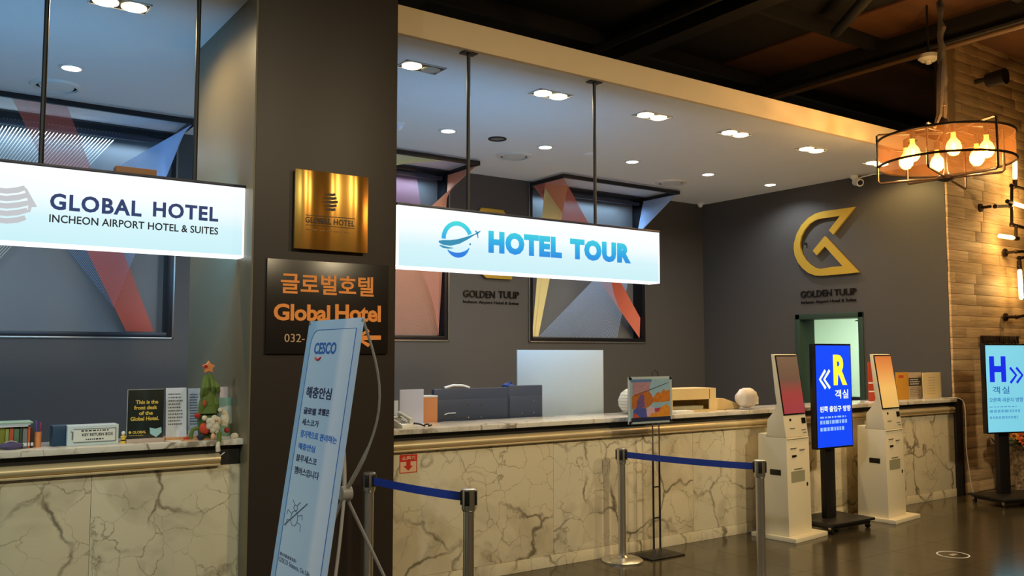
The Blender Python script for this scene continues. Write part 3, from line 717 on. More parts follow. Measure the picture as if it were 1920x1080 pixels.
m.tube([(0, 0, hh + .7), (-.02, -.01, hh + .5), (.0, -.02, hh + .3), (.0, -.01, hh + .18)], [.024, .022, .02, .014], 8)
m.build('cable_wrap', M('brown_cable_wrap', (92, 74, 56), .8, bump=.4, nscale=40), ch)
MB().lathe([(.07, top), (.07, top - .03), (.03, top - .05)], n=18).build('ceiling_rose', dkiron, ch)

# ================================================================== PIPE LAMPS ON THE PLANK WALL
PY = 5.40; WY = YF + .024
pipe_m = M('black_iron_pipe', (52, 38, 28), .45, .7, noise=.2, nscale=20)
bulbm = M('tube_bulb_glow', (255, 220, 150), .4, noise=0, emit=(255, 206, 118), estr=7)
def P(x, y): return ony(x, y, PY)
def pipe_lamp(label, org, pipes, flanges, bulbs):
    o = ony(*org, PY); t = thing('pipe_wall_lamp', label, 'wall lamp', o, 0, 'iron pipe wall lamps')
    for pl in pipes:
        q = [P(*p) - o for p in pl]; MB().tube(q, .019, 10).build('pipe', pipe_m, t)
        for e in q:
            MB().ball(e, .029, n=10, m=7).build('pipe_joint', pipe_m, t)
    for f in flanges:
        q = P(*f) - o; wy = WY - 0.02 - o.y
        MB().cyl((q.x, wy, q.z), (q.x, wy - .022, q.z), .055, .05, 20).cyl((q.x, wy - .022, q.z), (q.x, q.y, q.z), .019, n=10).build('wall_flange', pipe_m, t)
    for a, b in bulbs:
        A = P(*a) - o; B = P(*b) - o; d = (B - A).normalized(); L = (B - A).length
        so = MB().cyl(A - d * .02, A + d * .09, .028, n=14).build('socket', pipe_m, t)
        MB().tube([A + d * .09, A + d * .12, B - d * .02, B], [.018, .026, .026, .008], 12).build('tube_bulb', bulbm, t)
        light('bulb_light', 'POINT', A.lerp(B, .6) + Vector((0, -.05, 0)), 13, (1, .62, .22), size=.05, parent=t)
pipe_lamp('upper black pipe wall lamp with upright tube bulb on the plank wall', (1897, 387), [[(1866, 387), (1894, 386)], [(1897, 348), (1897, 422)], [(1897, 348), (1950, 362)], [(1897, 420), (1950, 436)], [(1905, 423), (1905, 447)]], [(1858, 387)],
          [((1903, 350), (1903, 300)), ((1890, 378), (1934, 392)), ((1907, 447), (1873, 442))])
pipe_lamp('middle black pipe wall lamp with hanging tube bulb on the plank wall', (1905, 475), [[(1905, 472), (1950, 470)], [(1911, 484), (1911, 500)], [(1911, 484), (1950, 480)]], [(1904, 472)], [((1911, 492), (1915, 562))])
pipe_lamp('lowest black pipe bracket on the plank wall above the blue H screen', (1908, 594), [[(1906, 594), (1950, 588)]], [(1905, 594)], [])
o0 = ony(1838, 648, WY - .03)
wl = thing('wall_letters', 'dark metal letters on the plank wall behind the H screen', 'lettering', o0)
box(0, .95, -.005, .0, .0, .12).build('backing_strip', M('dark_strip', (56, 42, 30), .5), wl, bev=.002)
text('lettering', 'THE RESTAURANT', M('dark_strip', (56, 42, 30)), wl, (.02, -.005, .015), .92, .11, depth=.012, bold=.02)

# ================================================================== STANCHIONS
belt_m = M('blue_webbing', (28, 62, 160), .6, noise=.1, nscale=40, bump=.1)
SH = .89
steel_post = M('polished_post_steel', (214, 210, 200), .3, .92, noise=.04)
def stanchion(label, loc):
    s = thing('stanchion', label, 'stanchion', loc, 0, 'chrome belt stanchions')
    MB().lathe([(.165, 0), (.165, .012), (.14, .026), (.05, .034), (.034, .05), (.034, .06)], n=36).build('base', steel_post, s)
    MB().lathe([(.031, .04), (.031, SH - .11)], n=24).build('post', steel_post, s)
    MB().lathe([(.034, SH - .125), (.040, SH - .11), (.040, SH - .004), (.034, SH)], n=24).build('head', steel_post, s)
    for k in range(4):
        a = math.pi / 4 + k * math.pi / 2; c, d = math.cos(a), math.sin(a)
        o = MB().box(-.006, .006, -.013, .013, SH - .09, SH - .012).build('belt_slot', black_m, s, bev=.002)
        o.location = (c * .041, d * .041, 0); o.rotation_euler = (0, 0, a)
    return s
s1 = onz(687, 884, SH); s2 = onz(879, 916, SH); s3 = onz(1165, 840, SH); s4 = onz(1424, 862, SH)
S1 = stanchion('chrome stanchion right beside the pest control banner', (s1.x, min(s1.y, 5.2), 0))
S2 = stanchion('chrome stanchion in front of the marble, left of the poster stand', (s2.x, s2.y, 0))
S3 = stanchion('chrome stanchion with round base next to the poster stand', (s3.x, s3.y, 0))
S4 = stanchion('chrome stanchion in front of the first white kiosk', (s4.x, s4.y, 0))
def belt(A, B, parent):
    a = Vector(A.location) + Vector((0, 0, SH - .05)); b = Vector(B.location) + Vector((0, 0, SH - .05)); d = (b - a).normalized()
    a += d * .045; b -= d * .045; m = MB(); n = 14; nn = Vector((-d.y, d.x, 0)) * .0012
    for k in range(n + 1):
        t = k / n; p = a.lerp(b, t) - Vector((0, 0, .007 * 4 * t * (1 - t))) - Vector(parent.location)
        for dz in (-.024, .024):
            m.v += [tuple(p + Vector((0, 0, dz)) + nn), tuple(p + Vector((0, 0, dz)) - nn)]
    for k in range(n):
        i = k * 4; j = i + 4
        m.f += [(i, j, j + 2, i + 2), (i + 1, i + 3, j + 3, j + 1), (i, i + 1, j + 1, j), (i + 2, j + 2, j + 3, i + 3)]
    m.f += [(0, 2, 3, 1), (n * 4, n * 4 + 1, n * 4 + 3, n * 4 + 2)]
    o = m.build('belt', belt_m, parent); o['label'] = 'blue retractable belt'
    d2 = (b - a).normalized()
    for q in (a, b):
        c = MB().cyl(q - Vector(parent.location) - Vector((0, 0, .034)), q - Vector(parent.location) + Vector((0, 0, .034)), .009, n=10).build('belt_clip', black_m, parent)
belt(S1, S2, S1); belt(S3, S4, S3)

# ================================================================== X-BANNER
bn = thing('x_banner', 'light blue pest control X-banner stand in front of the column', 'banner', (1.5, 3.75, 0)); BO = Vector((1.5, 3.75, 0))
BT = Vector((1.635, 4.06, 1.803)) - BO; BV = Vector((.143, 0, 1)).normalized(); BU = Vector((0, -1, 0)); BL = 1.62; BW = .61
BB = BT - BV * BL; BN = BU.cross(BV)
def bq(u, v): return BB + BU * u + BV * v
ban_m = gradient_emit('banner_print', 1, -.3, .3, [(0, (186, 206, 226)), (.28, (206, 220, 236)), (.34, (168, 200, 228)), (.82, (178, 208, 230)), (.9, (150, 190, 222))], 0)
MB().prism([bq(0, 0), bq(BW, 0), bq(BW, BL), bq(0, BL)], BN * -.0015).build('banner_sheet', ban_m, bn, flat=True)
lnm = M('blue_line_print', (70, 120, 190), .6)
vb0 = .33; vtop = BL - .045
out = [bq(.06, vb0), bq(.5, vb0)] + [bq(.5 + .05 * math.sin(a), vb0 + .05 - .05 * math.cos(a)) for a in [math.pi / 2 * k / 6 for k in range(1, 7)]] + [bq(.55, vtop), bq(.13, vtop)] + [bq(.13 - .07 * math.sin(a), vtop - .07 + .07 * math.cos(a)) for a in [math.pi / 2 * k / 6 for k in range(1, 7)]] + [bq(.06, vb0)]
MB().tube([p + BN * .001 for p in out], .0022, 4).build('print_outline', lnm, bn)
MB().prism([p + BN * .0003 for p in out[:-1]], BN * .0004).build('print_panel', gradient_emit('banner_panel_print', 1, -.3, .3, [(0, (196, 214, 232)), (.3, (214, 226, 240)), (.38, (180, 208, 232)), (1, (190, 216, 234))], 0), bn, flat=True)
inkn = M('navy_ink', (24, 30, 72), .6); inkb = M('blue_ink', (40, 110, 205), .6)
UVb = (BU, BV)
def buv(x, y):
    d = Vector(ray(x, y)); c = Vector((0, 0, H)); p0 = BB + BO; p = c + d * ((p0 - c).dot(BN) / d.dot(BN)); return (p - p0).dot(BU), (p - p0).dot(BV)
def bt(s, x0, x1, yc, hp, mt, bold=.01):
    sl = (yc - 655) / ((x0 + x1) / 2 + 250); hw_ = (x1 - x0) / 2; xc = (x0 + x1) / 2
    u0, v0 = buv(x0, yc - sl * hw_); u1, v1 = buv(x1, yc + sl * hw_); h_ = buv(xc, yc - hp / 2)[1] - buv(xc, yc + hp / 2)[1]
    text('lettering', s, mt, bn, bq(u0, (v0 + v1) / 2 - h_ / 2) + BN * .001, u1 - u0, h_, UVb, .001, bold)
bt('CESCO', 590, 631, 653, 22, M('cesco_blue', (30, 96, 176), .6), .03)
us, vs_ = buv(591, 669)
MB().tube([bq(us + .075 * k / 8, vs_ - .014 * math.sin(math.pi * k / 8)) + BN * .001 for k in range(9)], [.001] + [.006] * 7 + [.001], 6).build('smile_mark', M('red_ink', (206, 40, 48), .6), bn)
bt('해충안심', 575, 622, 737, 22, inkn, .02)
bt('글로벌', 570, 593, 771, 13, inkn, .03); bt('호텔은', 597, 618, 773, 13, inkn, .03)
bt('세스코가', 567, 598, 793, 13, inkn)
bt('정기적으로', 564, 597, 815.5, 14, inkb, .02); bt('관리하는', 600, 632, 823, 14, inkb, .02)
bt('해충안심', 560, 591, 839, 13, inkb, .02)
bt('블루세스코', 556, 594, 862, 14, inkn)
bt('멤버스입니다', 553, 598, 887, 15, inkn)
bt('CESCO Science, On Life', 523, 581, 1063, 11, M('grey_ink', (96, 110, 130), .6), .004)
u_, v_ = buv(525, 1040)
bars('small_print', M('grey_ink', (96, 110, 130)), bn, bq(u_, v_) + BN * .0005, .2, 1, .03, .014, UVb, seed=2)
def bl(pts, r=.002): return [bq(u, v) + BN * .001 for u, v in pts]
m = MB()
cxb, cyb = buv(552, 972)
_bl = bl
def bl(pts): return _bl([(cxb + (u - cxb) * 1.15, cyb + (v - cyb) * .55) for u, v in pts])
m.tube(bl([(cxb + .035 * math.cos(a), cyb + .06 * math.sin(a)) for a in [2 * math.pi * k / 14 for k in range(15)]]), .002, 4)
m.tube(bl([(cxb + .02 * math.cos(a), cyb + .085 + .022 * math.sin(a)) for a in [2 * math.pi * k / 10 for k in range(11)]]), .002, 4)
for s in (-1, 1):
    m.tube(bl([(cxb + s * .035, cyb + .03), (cxb + s * .075, cyb + .05), (cxb + s * .08, cyb + .01)]), .002, 4)
    m.tube(bl([(cxb + s * .035, cyb - .02), (cxb + s * .07, cyb - .03), (cxb + s * .075, cyb - .08)]), .002, 4)
    m.tube(bl([(cxb + s * .01, cyb + .105), (cxb + s * .04, cyb + .14)]), .002, 4)
m.tube(bl([(cxb - .09, cyb - .08), (cxb + .11, cyb + .15)]), .003, 4)
m.build('insect_mark', M('grey_ink', (96, 110, 130)), bn)
hub = onx(646, 925, 1.72) - BO
pole_m = M('pale_grey_fibreglass', (176, 176, 184), .35, noise=.03)
hb = MB().cyl(hub + Vector((-.02, 0, 0)), hub + Vector((.03, 0, 0)), .034, n=20).build('hub', M('pale_grey_fibreglass', (176, 176, 184)), bn, bev=.004)
def bow(a, b, off, n=14):
    a = Vector(a); b = Vector(b); off = Vector(off); return [a.lerp(b, k / n) + off * math.sin(math.pi * k / n) for k in range(n + 1)]
tr = bq(BW - .01, BL - .01); tl = bq(.01, BL - .01)
MB().tube(bow(hub, tr, (.10, -.05, .0)), [.010] * 4 + [.006] * 11, 8).build('upper_pole', pole_m, bn)
MB().tube(bow(hub, tl, (.07, .03, .0)), [.010] * 4 + [.006] * 11, 8).build('upper_pole', pole_m, bn)
MB().tube(bow(hub, bq(BW - .02, .0) + Vector((.02, 0, 0)), (.02, 0, 0)), .008, 8).build('lower_pole', pole_m, bn)
MB().tube(bow(hub, bq(.02, .0) + Vector((.02, 0, 0)), (.02, 0, 0)), .008, 8).build('lower_pole', pole_m, bn)
f = onz(808, 1265, .01) - BO
MB().tube([hub, f], .008, 8).build('rear_leg', pole_m, bn)
for s in (.02, BW - .02):
    q = bq(s, 0)
    MB().tube([q + Vector((.02, 0, 0)), Vector((q.x - .02, q.y, .006))], .009, 8).build('front_foot', pole_m, bn)
for u, v in ((.012, .012), (BW - .012, .012), (.012, BL - .012), (BW - .012, BL - .012)):
    MB().cyl(bq(u, v) - BN * .003, bq(u, v) + BN * .003, .008, n=12).build('grommet', chrome, bn)

# ================================================================== POSTER STAND
pq = onz(1217, 1038, 0); PQ = Vector((pq.x, min(pq.y, 5.33), 0))
ps = thing('poster_stand', 'slim black floor stand holding a clear framed colourful poster', 'poster stand', PQ)
box(-.17, .20, -.12, .12, 0, .012).build('base_plate', black_m, ps, bev=.003)
for s in (-.036, .036):
    MB().cyl((s, 0, .012), (s, 0, .06), .014, n=14).build('foot_socket', chrome, ps)
    r = MB().cyl((s, 0, .06), (s, 0, .78), .0085, n=12).build('rod', black_m, ps)
    MB().cyl((s, 0, .78), (s, 0, 1.44), .006, n=12).build('upper_rod', chrome, ps)
for z in (.55, .78, .30): box(-.036, .036, -.005, .005, z, z + .01).build('cross_link', black_m, ps)
a = ony(1179, 707, PQ.y - .03) - PQ; b = ony(1260, 791, PQ.y - .03) - PQ
pw_, phh = b.x - a.x, a.z - b.z
box(a.x + .02, b.x - .02, a.y - .002, a.y + .002, b.z + .02, a.z - .02).build('poster', M('poster_sky', (168, 204, 232), .3, noise=.15, nscale=14), ps, flat=True)
def pr_(name, c, pts, o, nz=.3):
    x0_, z0_ = a.x + .02, b.z + .02; W_, H_ = pw_ - .04, phh - .04
    MB().prism([Vector((x0_ + W_ * u, a.y - .002 - o * .0003, z0_ + H_ * v)) for u, v in pts], (0, -.0003, 0)).build(name, M('poster_ink_%s_%d' % (name, o), c, .3, noise=nz, nscale=38), ps, flat=True)
pr_('painted_patch', (196, 150, 168), [(.04, .62), (.46, .68), (.5, .96), (.04, .96)], 1)
pr_('painted_patch', (104, 138, 200), [(.0, .93), (.52, .93), (.52, 1), (0, 1)], 2)
pr_('painted_patch', (206, 124, 66), [(.02, .30), (.02, .60), (.14, .66), (.28, .70), (.42, .74), (.52, .62), (.58, .50), (.5, .38), (.36, .30)], 3, .5)
pr_('painted_patch', (222, 132, 56), [(.54, .44), (.58, .58), (.66, .68), (.76, .66), (.82, .76), (.9, .70), (.99, .74), (.99, .46), (.8, .44)], 4, .4)
pr_('painted_patch', (118, 88, 150), [(.12, .30), (.16, .5), (.26, .66), (.32, .60), (.34, .34)], 5, .45)
pr_('painted_patch', (216, 176, 200), [(.36, .10), (.40, .30), (.52, .34), (.62, .28), (.66, .12)], 6, .3)
pr_('painted_patch', (176, 74, 108), [(.60, .20), (.58, .29), (.76, .31), (.80, .22)], 7)
pr_('painted_patch', (226, 150, 60), [(.42, .09), (.5, .17), (.68, .20), (.78, .34), (.90, .38), (.99, .30), (.99, .09)], 8, .35)
pr_('painted_patch', (84, 92, 176), [(.04, .09), (.06, .28), (.18, .34), (.36, .30), (.40, .09)], 9, .5)
pr_('painted_patch', (196, 92, 80), [(.04, .09), (.05, .20), (.14, .17), (.2, .09)], 10, .4)
pr_('painted_patch', (44, 50, 84), [(0, 0), (1, 0), (1, .085), (0, .085)], 11, .1)
MB().prism(stroke([Vector((a.x + .06, a.y - .004, a.z - .15)), Vector((a.x + .25, a.y - .004, a.z - .10)), Vector((b.x - .04, a.y - .004, a.z - .05))], [.004, .006, .004]), (0, -.001, 0)).build('painted_wire', M('violet_ink', (80, 70, 110), .5), ps)
box(b.x - .19, b.x - .02, a.y - .004, a.y - .002, b.z + .02, b.z + .04).build('caption_strip', M('white_print', (220, 220, 226), .4), ps, flat=True)
box(a.x, b.x, a.y - .006, a.y - .0035, b.z, a.z).build('acrylic_front', glassy('clear_acrylic'), ps, flat=True)
MB().box(a.x - .004, a.x + .02, a.y + .002, a.y + .012, b.z, a.z).box(b.x - .02, b.x + .004, a.y + .002, a.y + .012, b.z, a.z).box(a.x, b.x, a.y + .002, a.y + .012, b.z, b.z + .02).box(a.x, b.x, a.y + .002, a.y + .012, a.z - .02, a.z).build('acrylic_back', M('frosted_edge', (200, 212, 220), .2, noise=.03), ps, flat=True)
for x in (a.x + .015, b.x - .015):
    for z in (b.z + .015, a.z - .015): MB().cyl((x, a.y - .012, z), (x, a.y + .014, z), .009, n=12).build('standoff_screw', black_m, ps)
MB().tube([(-.036, 0, 1.44), (-.03, 0, 1.49), (0, 0, 1.51), (.03, 0, 1.49), (.036, 0, 1.44)], .005).build('top_loop', black_m, ps)

# ================================================================== SELF CHECK-IN KIOSKS
KA = math.radians(6.7)
kio = M('ivory_enamel', (226, 216, 188), .38, noise=.03)
kio2 = M('ivory_enamel_dark', (196, 186, 160), .45, noise=.03)
blackp = M('black_gloss_plastic', (16, 15, 15), .25)
def kiosk(label, loc, scr):
    k = thing('check_in_kiosk', label, 'kiosk', loc, KA, 'self check-in kiosks')
    box(0, .54, 0, .45, 0, .04).build('base_plate', kio, k, bev=.006)
    x0, x1 = .035, .415
    MB().prism([Vector((x0, y, z)) for y, z in ((.086, .04), (.40, .04), (.38, .925), (.30, .925), (.30, .897), (.096, .897))], (x1 - x0, 0, 0)).build('cabinet', kio, k, bev=.004)
    nk = [(.098, .899), (.123, 1.085), (.160, 1.15), (.175, 1.22), (.190, 1.26), (.225, 1.20), (.29, 1.05), (.292, .92), (.292, .899)]
    nk = [(.098, .899), (.123, 1.09), (.200, 1.636), (.232, 1.640), (.200, 1.30), (.185, 1.20), (.215, 1.13), (.285, 1.05), (.293, .90)]
    MB().prism([Vector((x0 + .002, y, z)) for y, z in nk], (x1 - x0 - .004, 0, 0)).build('head', kio, k, bev=.004)
    # screen leans back along the head
    A = Vector((0, .123, 1.095)); B = Vector((0, .198, 1.63)); d = (B - A).normalized(); nn = Vector((0, -d.z, d.y))
    def q(x, t, o=.002): return Vector((x, 0, 0)) + A + d * t + nn * o
    L = (B - A).length
    MB().prism([q(x0 + .006, .0), q(x1 - .006, .0), q(x1 - .006, L), q(x0 + .006, L)], nn * .006).build('screen_bezel', blackp, k, bev=.002)
    s = MB().prism([q(x0 + .016, .012, .008), q(x1 - .016, .012, .008), q(x1 - .016, L - .012, .008), q(x0 + .016, L - .012, .008)], nn * .001).build('screen', scr, k, flat=True)
    C = Vector((0, .098, .899)); D = Vector((0, .123, 1.09)); e = (D - C).normalized(); en = Vector((0, -e.z, e.y))
    def g(x, t, o=.001): return Vector((x, 0, 0)) + C + e * t + en * o
    def plate(name, xa, xb, ta, tb, mt): MB().prism([g(xa, ta), g(xb, ta), g(xb, tb), g(xa, tb)], en * .004).build(name, mt, k, flat=True)
    plate('barcode_reader', .33, .395, .115, .165, blackp); plate('camera_lens', .13, .155, .145, .165, blackp)
    plate('print_label', .12, .20, .075, .083, M('grey_print', (120, 112, 100), .6)); plate('print_label', .31, .38, .055, .061, M('grey_print', (120, 112, 100)))
    plate('print_label', .33, .39, .03, .036, M('grey_print', (120, 112, 100)))
    yf = .0875
    def fp(name, xa, xb, za, zb, mt, th=.004): box(xa, xb, yf - th + .002, yf + .008, za, zb).build(name, mt, k, flat=True)
    fp('card_slot', .12, .185, .725, .742, blackp); fp('receipt_outlet', .10, .32, .505, .60, M('grey_flap', (150, 148, 122), .5), .002)
    fp('lock', .352, .368, .455, .485, dkiron); fp('print_label', .15, .28, .615, .621, M('grey_print', (120, 112, 100)))
    fp('print_label', .10, .19, .80, .806, M('grey_print', (120, 112, 100))); fp('print_label', .25, .33, .78, .786, M('grey_print', (120, 112, 100)))
    fp('door_seam', x0 + .01, x1 - .01, .885, .888, kio2)
    box(x0 - .003, x0 + .004, .155, .265, .565, .615).build('side_handle', blackp, k, bev=.003)
    return k
scrA = gradient_emit('kiosk_screen_red', 2, 1.1, 1.62, [(0, (150, 62, 76)), (.35, (150, 66, 70)), (.6, (104, 84, 74)), (1, (112, 96, 82))], .35, )
scrB = gradient_emit('kiosk_screen_amber', 2, 1.1, 1.62, [(0, (196, 164, 96)), (.4, (206, 168, 98)), (.75, (190, 130, 70)), (1, (176, 104, 56))], .7)
kiosk('ivory check-in kiosk with a dim reddish screen', (6.464, 4.964, 0), scrA)
kiosk('ivory check-in kiosk with an amber screen, right of the blue R display', (7.967, 4.958, 0), scrB)

# ================================================================== DIGITAL DISPLAYS
def display(label, loc, rz, wdt, za, zb, bg, th, tray):
    d = thing('digital_display', label, 'display', loc, rz, 'floor standing guide displays'); hw = wdt / 2
    x0, x1, y0, y1 = tray
    box(x0, x1, y0, y1, .075, .10).build('base_tray', black_m, d, bev=.008)
    box(x0 + .04, x1 - .04, y0 + .03, y1 - .03, .045, .075).build('base_frame', black_m, d, flat=True)
    for x in (x0 + .05, x1 - .05):
        for y in (y0 + .05, y1 - .05):
            c = MB().cyl((x - .011, y, .024), (x + .011, y, .024), .024, n=16).build('caster', black_m, d)
            MB().box(x - .018, x + .018, y - .01, y + .02, .03, .06).build('caster_fork', chrome, c, flat=True)
    box(-.075, .075, .06, .12, .10, zb - .1).build('post', black_m, d, bev=.008)
    box(-hw, hw, 0, .06, za, zb).build('housing', blackp, d, bev=.004)
    box(-hw + .014, hw - .014, -.002, .001, za + .016, zb - .016).build('screen', bg, d, flat=True)
    return d, hw
BLU = M('screen_royal_blue', (12, 60, 230), .4, noise=.05, nscale=3, emit=(10, 64, 238), estr=.85)
SKY = M('screen_sky_blue', (110, 200, 230), .4, noise=.05, nscale=3, emit=(118, 196, 226), estr=.85)
YEL = M('screen_yellow', (236, 226, 40), .5, noise=0, emit=(226, 226, 60), estr=.9)
PAL = M('screen_pale', (220, 236, 220), .5, noise=0, emit=(206, 226, 206), estr=.85)
DBL = M('screen_deep_blue', (20, 40, 220), .5, noise=0, emit=(10, 40, 226), estr=.85)
STE = M('screen_steel_blue', (50, 110, 170), .5, noise=0, emit=(46, 110, 176), estr=.75)
RY = 5.14
ra = ony(1525.6, 645, RY); rb = ony(1602, 838, RY); rl = ony(1533, 844, RY); rr_ = ony(1593, 644, RY)
rx0 = (ra.x + rl.x) / 2; rx1 = (rb.x + rr_.x) / 2
R_, hw = display('tall royal blue guide display showing a yellow R between the kiosks', ((rx0 + rx1) / 2, RY, 0), 0, rx1 - rx0, .755, 1.738, BLU, None, (-.30, .36, -.16, .30))
zs = .755; hgt = 1.738 - .755
def chev(mirror, cx, cz, s, mt, par, gap):
    for k in range(2):
        o = k * gap; pts = [(s, 1), (0, 0), (s, -1)]
        MB().prism(stroke([Vector((cx + (o + p[0] * .085) * mirror, -.0025, cz + p[1] * .085)) for p in ((1, 1), (0, 0), (1, -1))], [.03] * 3), (0, -.001, 0)).build('chevron', mt, par)
text('lettering', 'R', YEL, R_, (-.005, -.002, zs + .60 * hgt), .21, .29, depth=.002, bold=.04)
chev(1, -.215, zs + .66 * hgt, 1, PAL, R_, .065)
for i, c_ in enumerate('객실'): text('lettering', c_, PAL, R_, (0.01 + i * .115, -.002, zs + .47 * hgt), .095, .085, depth=.001, bold=.015)
text('lettering', '왼쪽 출입구 방향', PAL, R_, (-.225, -.002, zs + .348 * hgt), .475, .055, depth=.001, bold=.02)
PB = M('screen_light_blue', (150, 190, 250), .5, noise=0, emit=(110, 160, 240), estr=.8)
bars('small_print', PB, R_, (-.225, -.002, zs + .29 * hgt), .47, 1, .03, .016, seed=8)
bars('small_print', PB, R_, (-.225, -.002, zs + .235 * hgt), .46, 2, .065, .034, seed=9, gap=0)
H_, hw = display('tall sky blue guide display showing a deep blue H by the plank wall', (10.12, 4.92, 0), -math.radians(17), .58, .765, 1.752, SKY, None, (-.36, .42, -.26, .24))
text('lettering', 'H', DBL, H_, (-.23, -.002, zs + .585 * hgt), .23, .285, depth=.002, bold=.05)
chev(-1, .235, zs + .66 * hgt, 1, DBL, H_, .09)
for i, c_ in enumerate('객실'): text('lettering', c_, STE, H_, (-.20 + i * .135, -.002, zs + .455 * hgt), .105, .08, depth=.001, bold=.012)
text('lettering', '오른쪽 라운지 방향', STE, H_, (-.25, -.002, zs + .36 * hgt), .48, .05, depth=.001, bold=.012)
bars('small_print', STE, H_, (-.25, -.002, zs + .305 * hgt), .46, 1, .03, .006, seed=18)
bars('small_print', M('screen_mid_blue', (90, 160, 200), .5, noise=0, emit=(84, 160, 204), estr=.8), H_, (-.25, -.002, zs + .245 * hgt), .46, 2, .07, .03, seed=19, gap=0)
cbp = [onz(1766, 748, ZT + .012)]
cbp = [Vector((9.98, 5.62, ZT + .008)), Vector((10.05, 5.56, ZT + .008)), Vector((10.16, 5.49, ZT + .006)), Vector((10.225, 5.455, 1.06)), Vector((10.235, 5.45, .8)), Vector((10.225, 5.45, .55)), Vector((10.25, 5.44, .3)), Vector((10.24, 5.40, .06)), Vector((10.25, 5.33, .008)), Vector((10.26, 5.22, .008))]
def smooth(pts, n=6):
    o = []
    for k in range(len(pts) - 1):
        p0 = pts[max(k - 1, 0)]; p1 = pts[k]; p2 = pts[k + 1]; p3 = pts[min(k + 2, len(pts) - 1)]
        for i in range(n):
            t = i / n; o.append(.5 * ((2 * p1) + (p2 - p0) * t + (2 * p0 - 5 * p1 + 4 * p2 - p3) * t * t + (3 * p1 - p0 - 3 * p2 + p3) * t ** 3))
    return o + [pts[-1]]
tag(MB().tube(smooth(cbp), .006, 8).build('power_cable', white_p), 'white power cable hanging off the counter end to the floor', 'cable')

# ================================================================== VASE OF FLOWERS
VZ = Vector((10.98, 5.2, 0))
va = thing('flower_vase', 'tall mosaic floor vase with orange flowers behind the H display', 'vase', VZ)
def mosaic():
    m = bpy.data.materials.new('mosaic_vase'); m.use_nodes = True; nt = m.node_tree; b = nt.nodes['Principled BSDF']
    tc = nt.nodes.new('ShaderNodeTexCoord'); v = nt.nodes.new('ShaderNodeTexVoronoi'); v.inputs['Scale'].default_value = 38
    r = nt.nodes.new('ShaderNodeValToRGB'); r.color_ramp.elements[0].color = (*lin((60, 44, 34)), 1); r.color_ramp.elements[1].color = (*lin((196, 168, 132)), 1)
    nt.links.new(tc.outputs['Object'], v.inputs[0]); nt.links.new(v.outputs['Color'], r.inputs[0]); nt.links.new(r.outputs[0], b.inputs['Base Color']); b.inputs['Roughness'].default_value = .35; return m
MB().lathe([(.085, 0), (.10, .02), (.08, .08), (.075, .18), (.10, .38), (.135, .52), (.14, .56), (.12, .56)], n=28).build('vase_body', mosaic(), va)
leafm = M('dark_leaf', (62, 74, 34), .5); fo = M('orange_petal', (232, 104, 34), .6); fr_ = M('red_orange_petal', (206, 62, 30), .6); fc = M('flower_centre', (120, 56, 20), .7); fy = M('amber_petal', (236, 160, 50), .6)
rf = random.Random(11)
for k in range(22):
    a = rf.uniform(0, 6.28); rr = rf.uniform(.05, .27); c = Vector((rr * math.cos(a), rr * math.sin(a) * .8, .68 + rf.uniform(-.06, .14) - rr * .25)); d = Vector((c.x, c.y - .15, .25)).normalized()
    u = d.orthogonal().normalized(); w_ = d.cross(u); R0 = rf.uniform(.05, .075)
    fl_m = MB()
    for i in range(9):
        t = 2 * math.pi * i / 9; e = u * math.cos(t) + w_ * math.sin(t); g_ = -u * math.sin(t) + w_ * math.cos(t)
        fl_m.add([c + d * .004, c + e * R0 * .55 + g_ * R0 * .26 + d * .018, c + e * R0 + d * .008, c + e * R0 * .55 - g_ * R0 * .26 + d * .018], [(0, 1, 2, 3)])
    o = fl_m.build('flower', rf.choice((fo, fo, fr_, fy)), va, flat=True)
    MB().ball(c + d * .012, R0 * .3, n=8, m=5).build('flower_centre', fc, o)
m = MB()
for k in range(60):
    a = rf.uniform(0, 6.28); rr = rf.uniform(.06, .3); c = Vector((rr * math.cos(a), rr * math.sin(a) * .8, .60 + rf.uniform(-.06, .14))); s = Vector((rf.uniform(-1, 1), rf.uniform(-1, 1), rf.uniform(-.3, .6))).normalized(); q = s.orthogonal().normalized()
    m.add([c, c + s * .06 + q * .022, c + s * .13, c + s * .06 - q * .022], [(0, 1, 2, 3)])
for k in range(12):
    a = rf.uniform(0, 6.28); m.tube([(0, 0, .54), (.12 * math.cos(a), .1 * math.sin(a), .66)], .005, 5)
m.build('foliage', leafm, va, kind='stuff')

# floor marker ring
fr0 = thing('floor_marker', 'thin white round marker ring on the dark floor', 'floor marker', (7.18, 3.97, .0))
MB().lathe([(.125, .0), (.125, .0015), (.115, .0015), (.115, 0)], n=40, cap=False).build('ring', white_p, fr0)
box(-.04, .04, -.02, .02, 0, .0015).build('centre_mark', M('faded_white', (150, 140, 120), .6), fr0, flat=True)
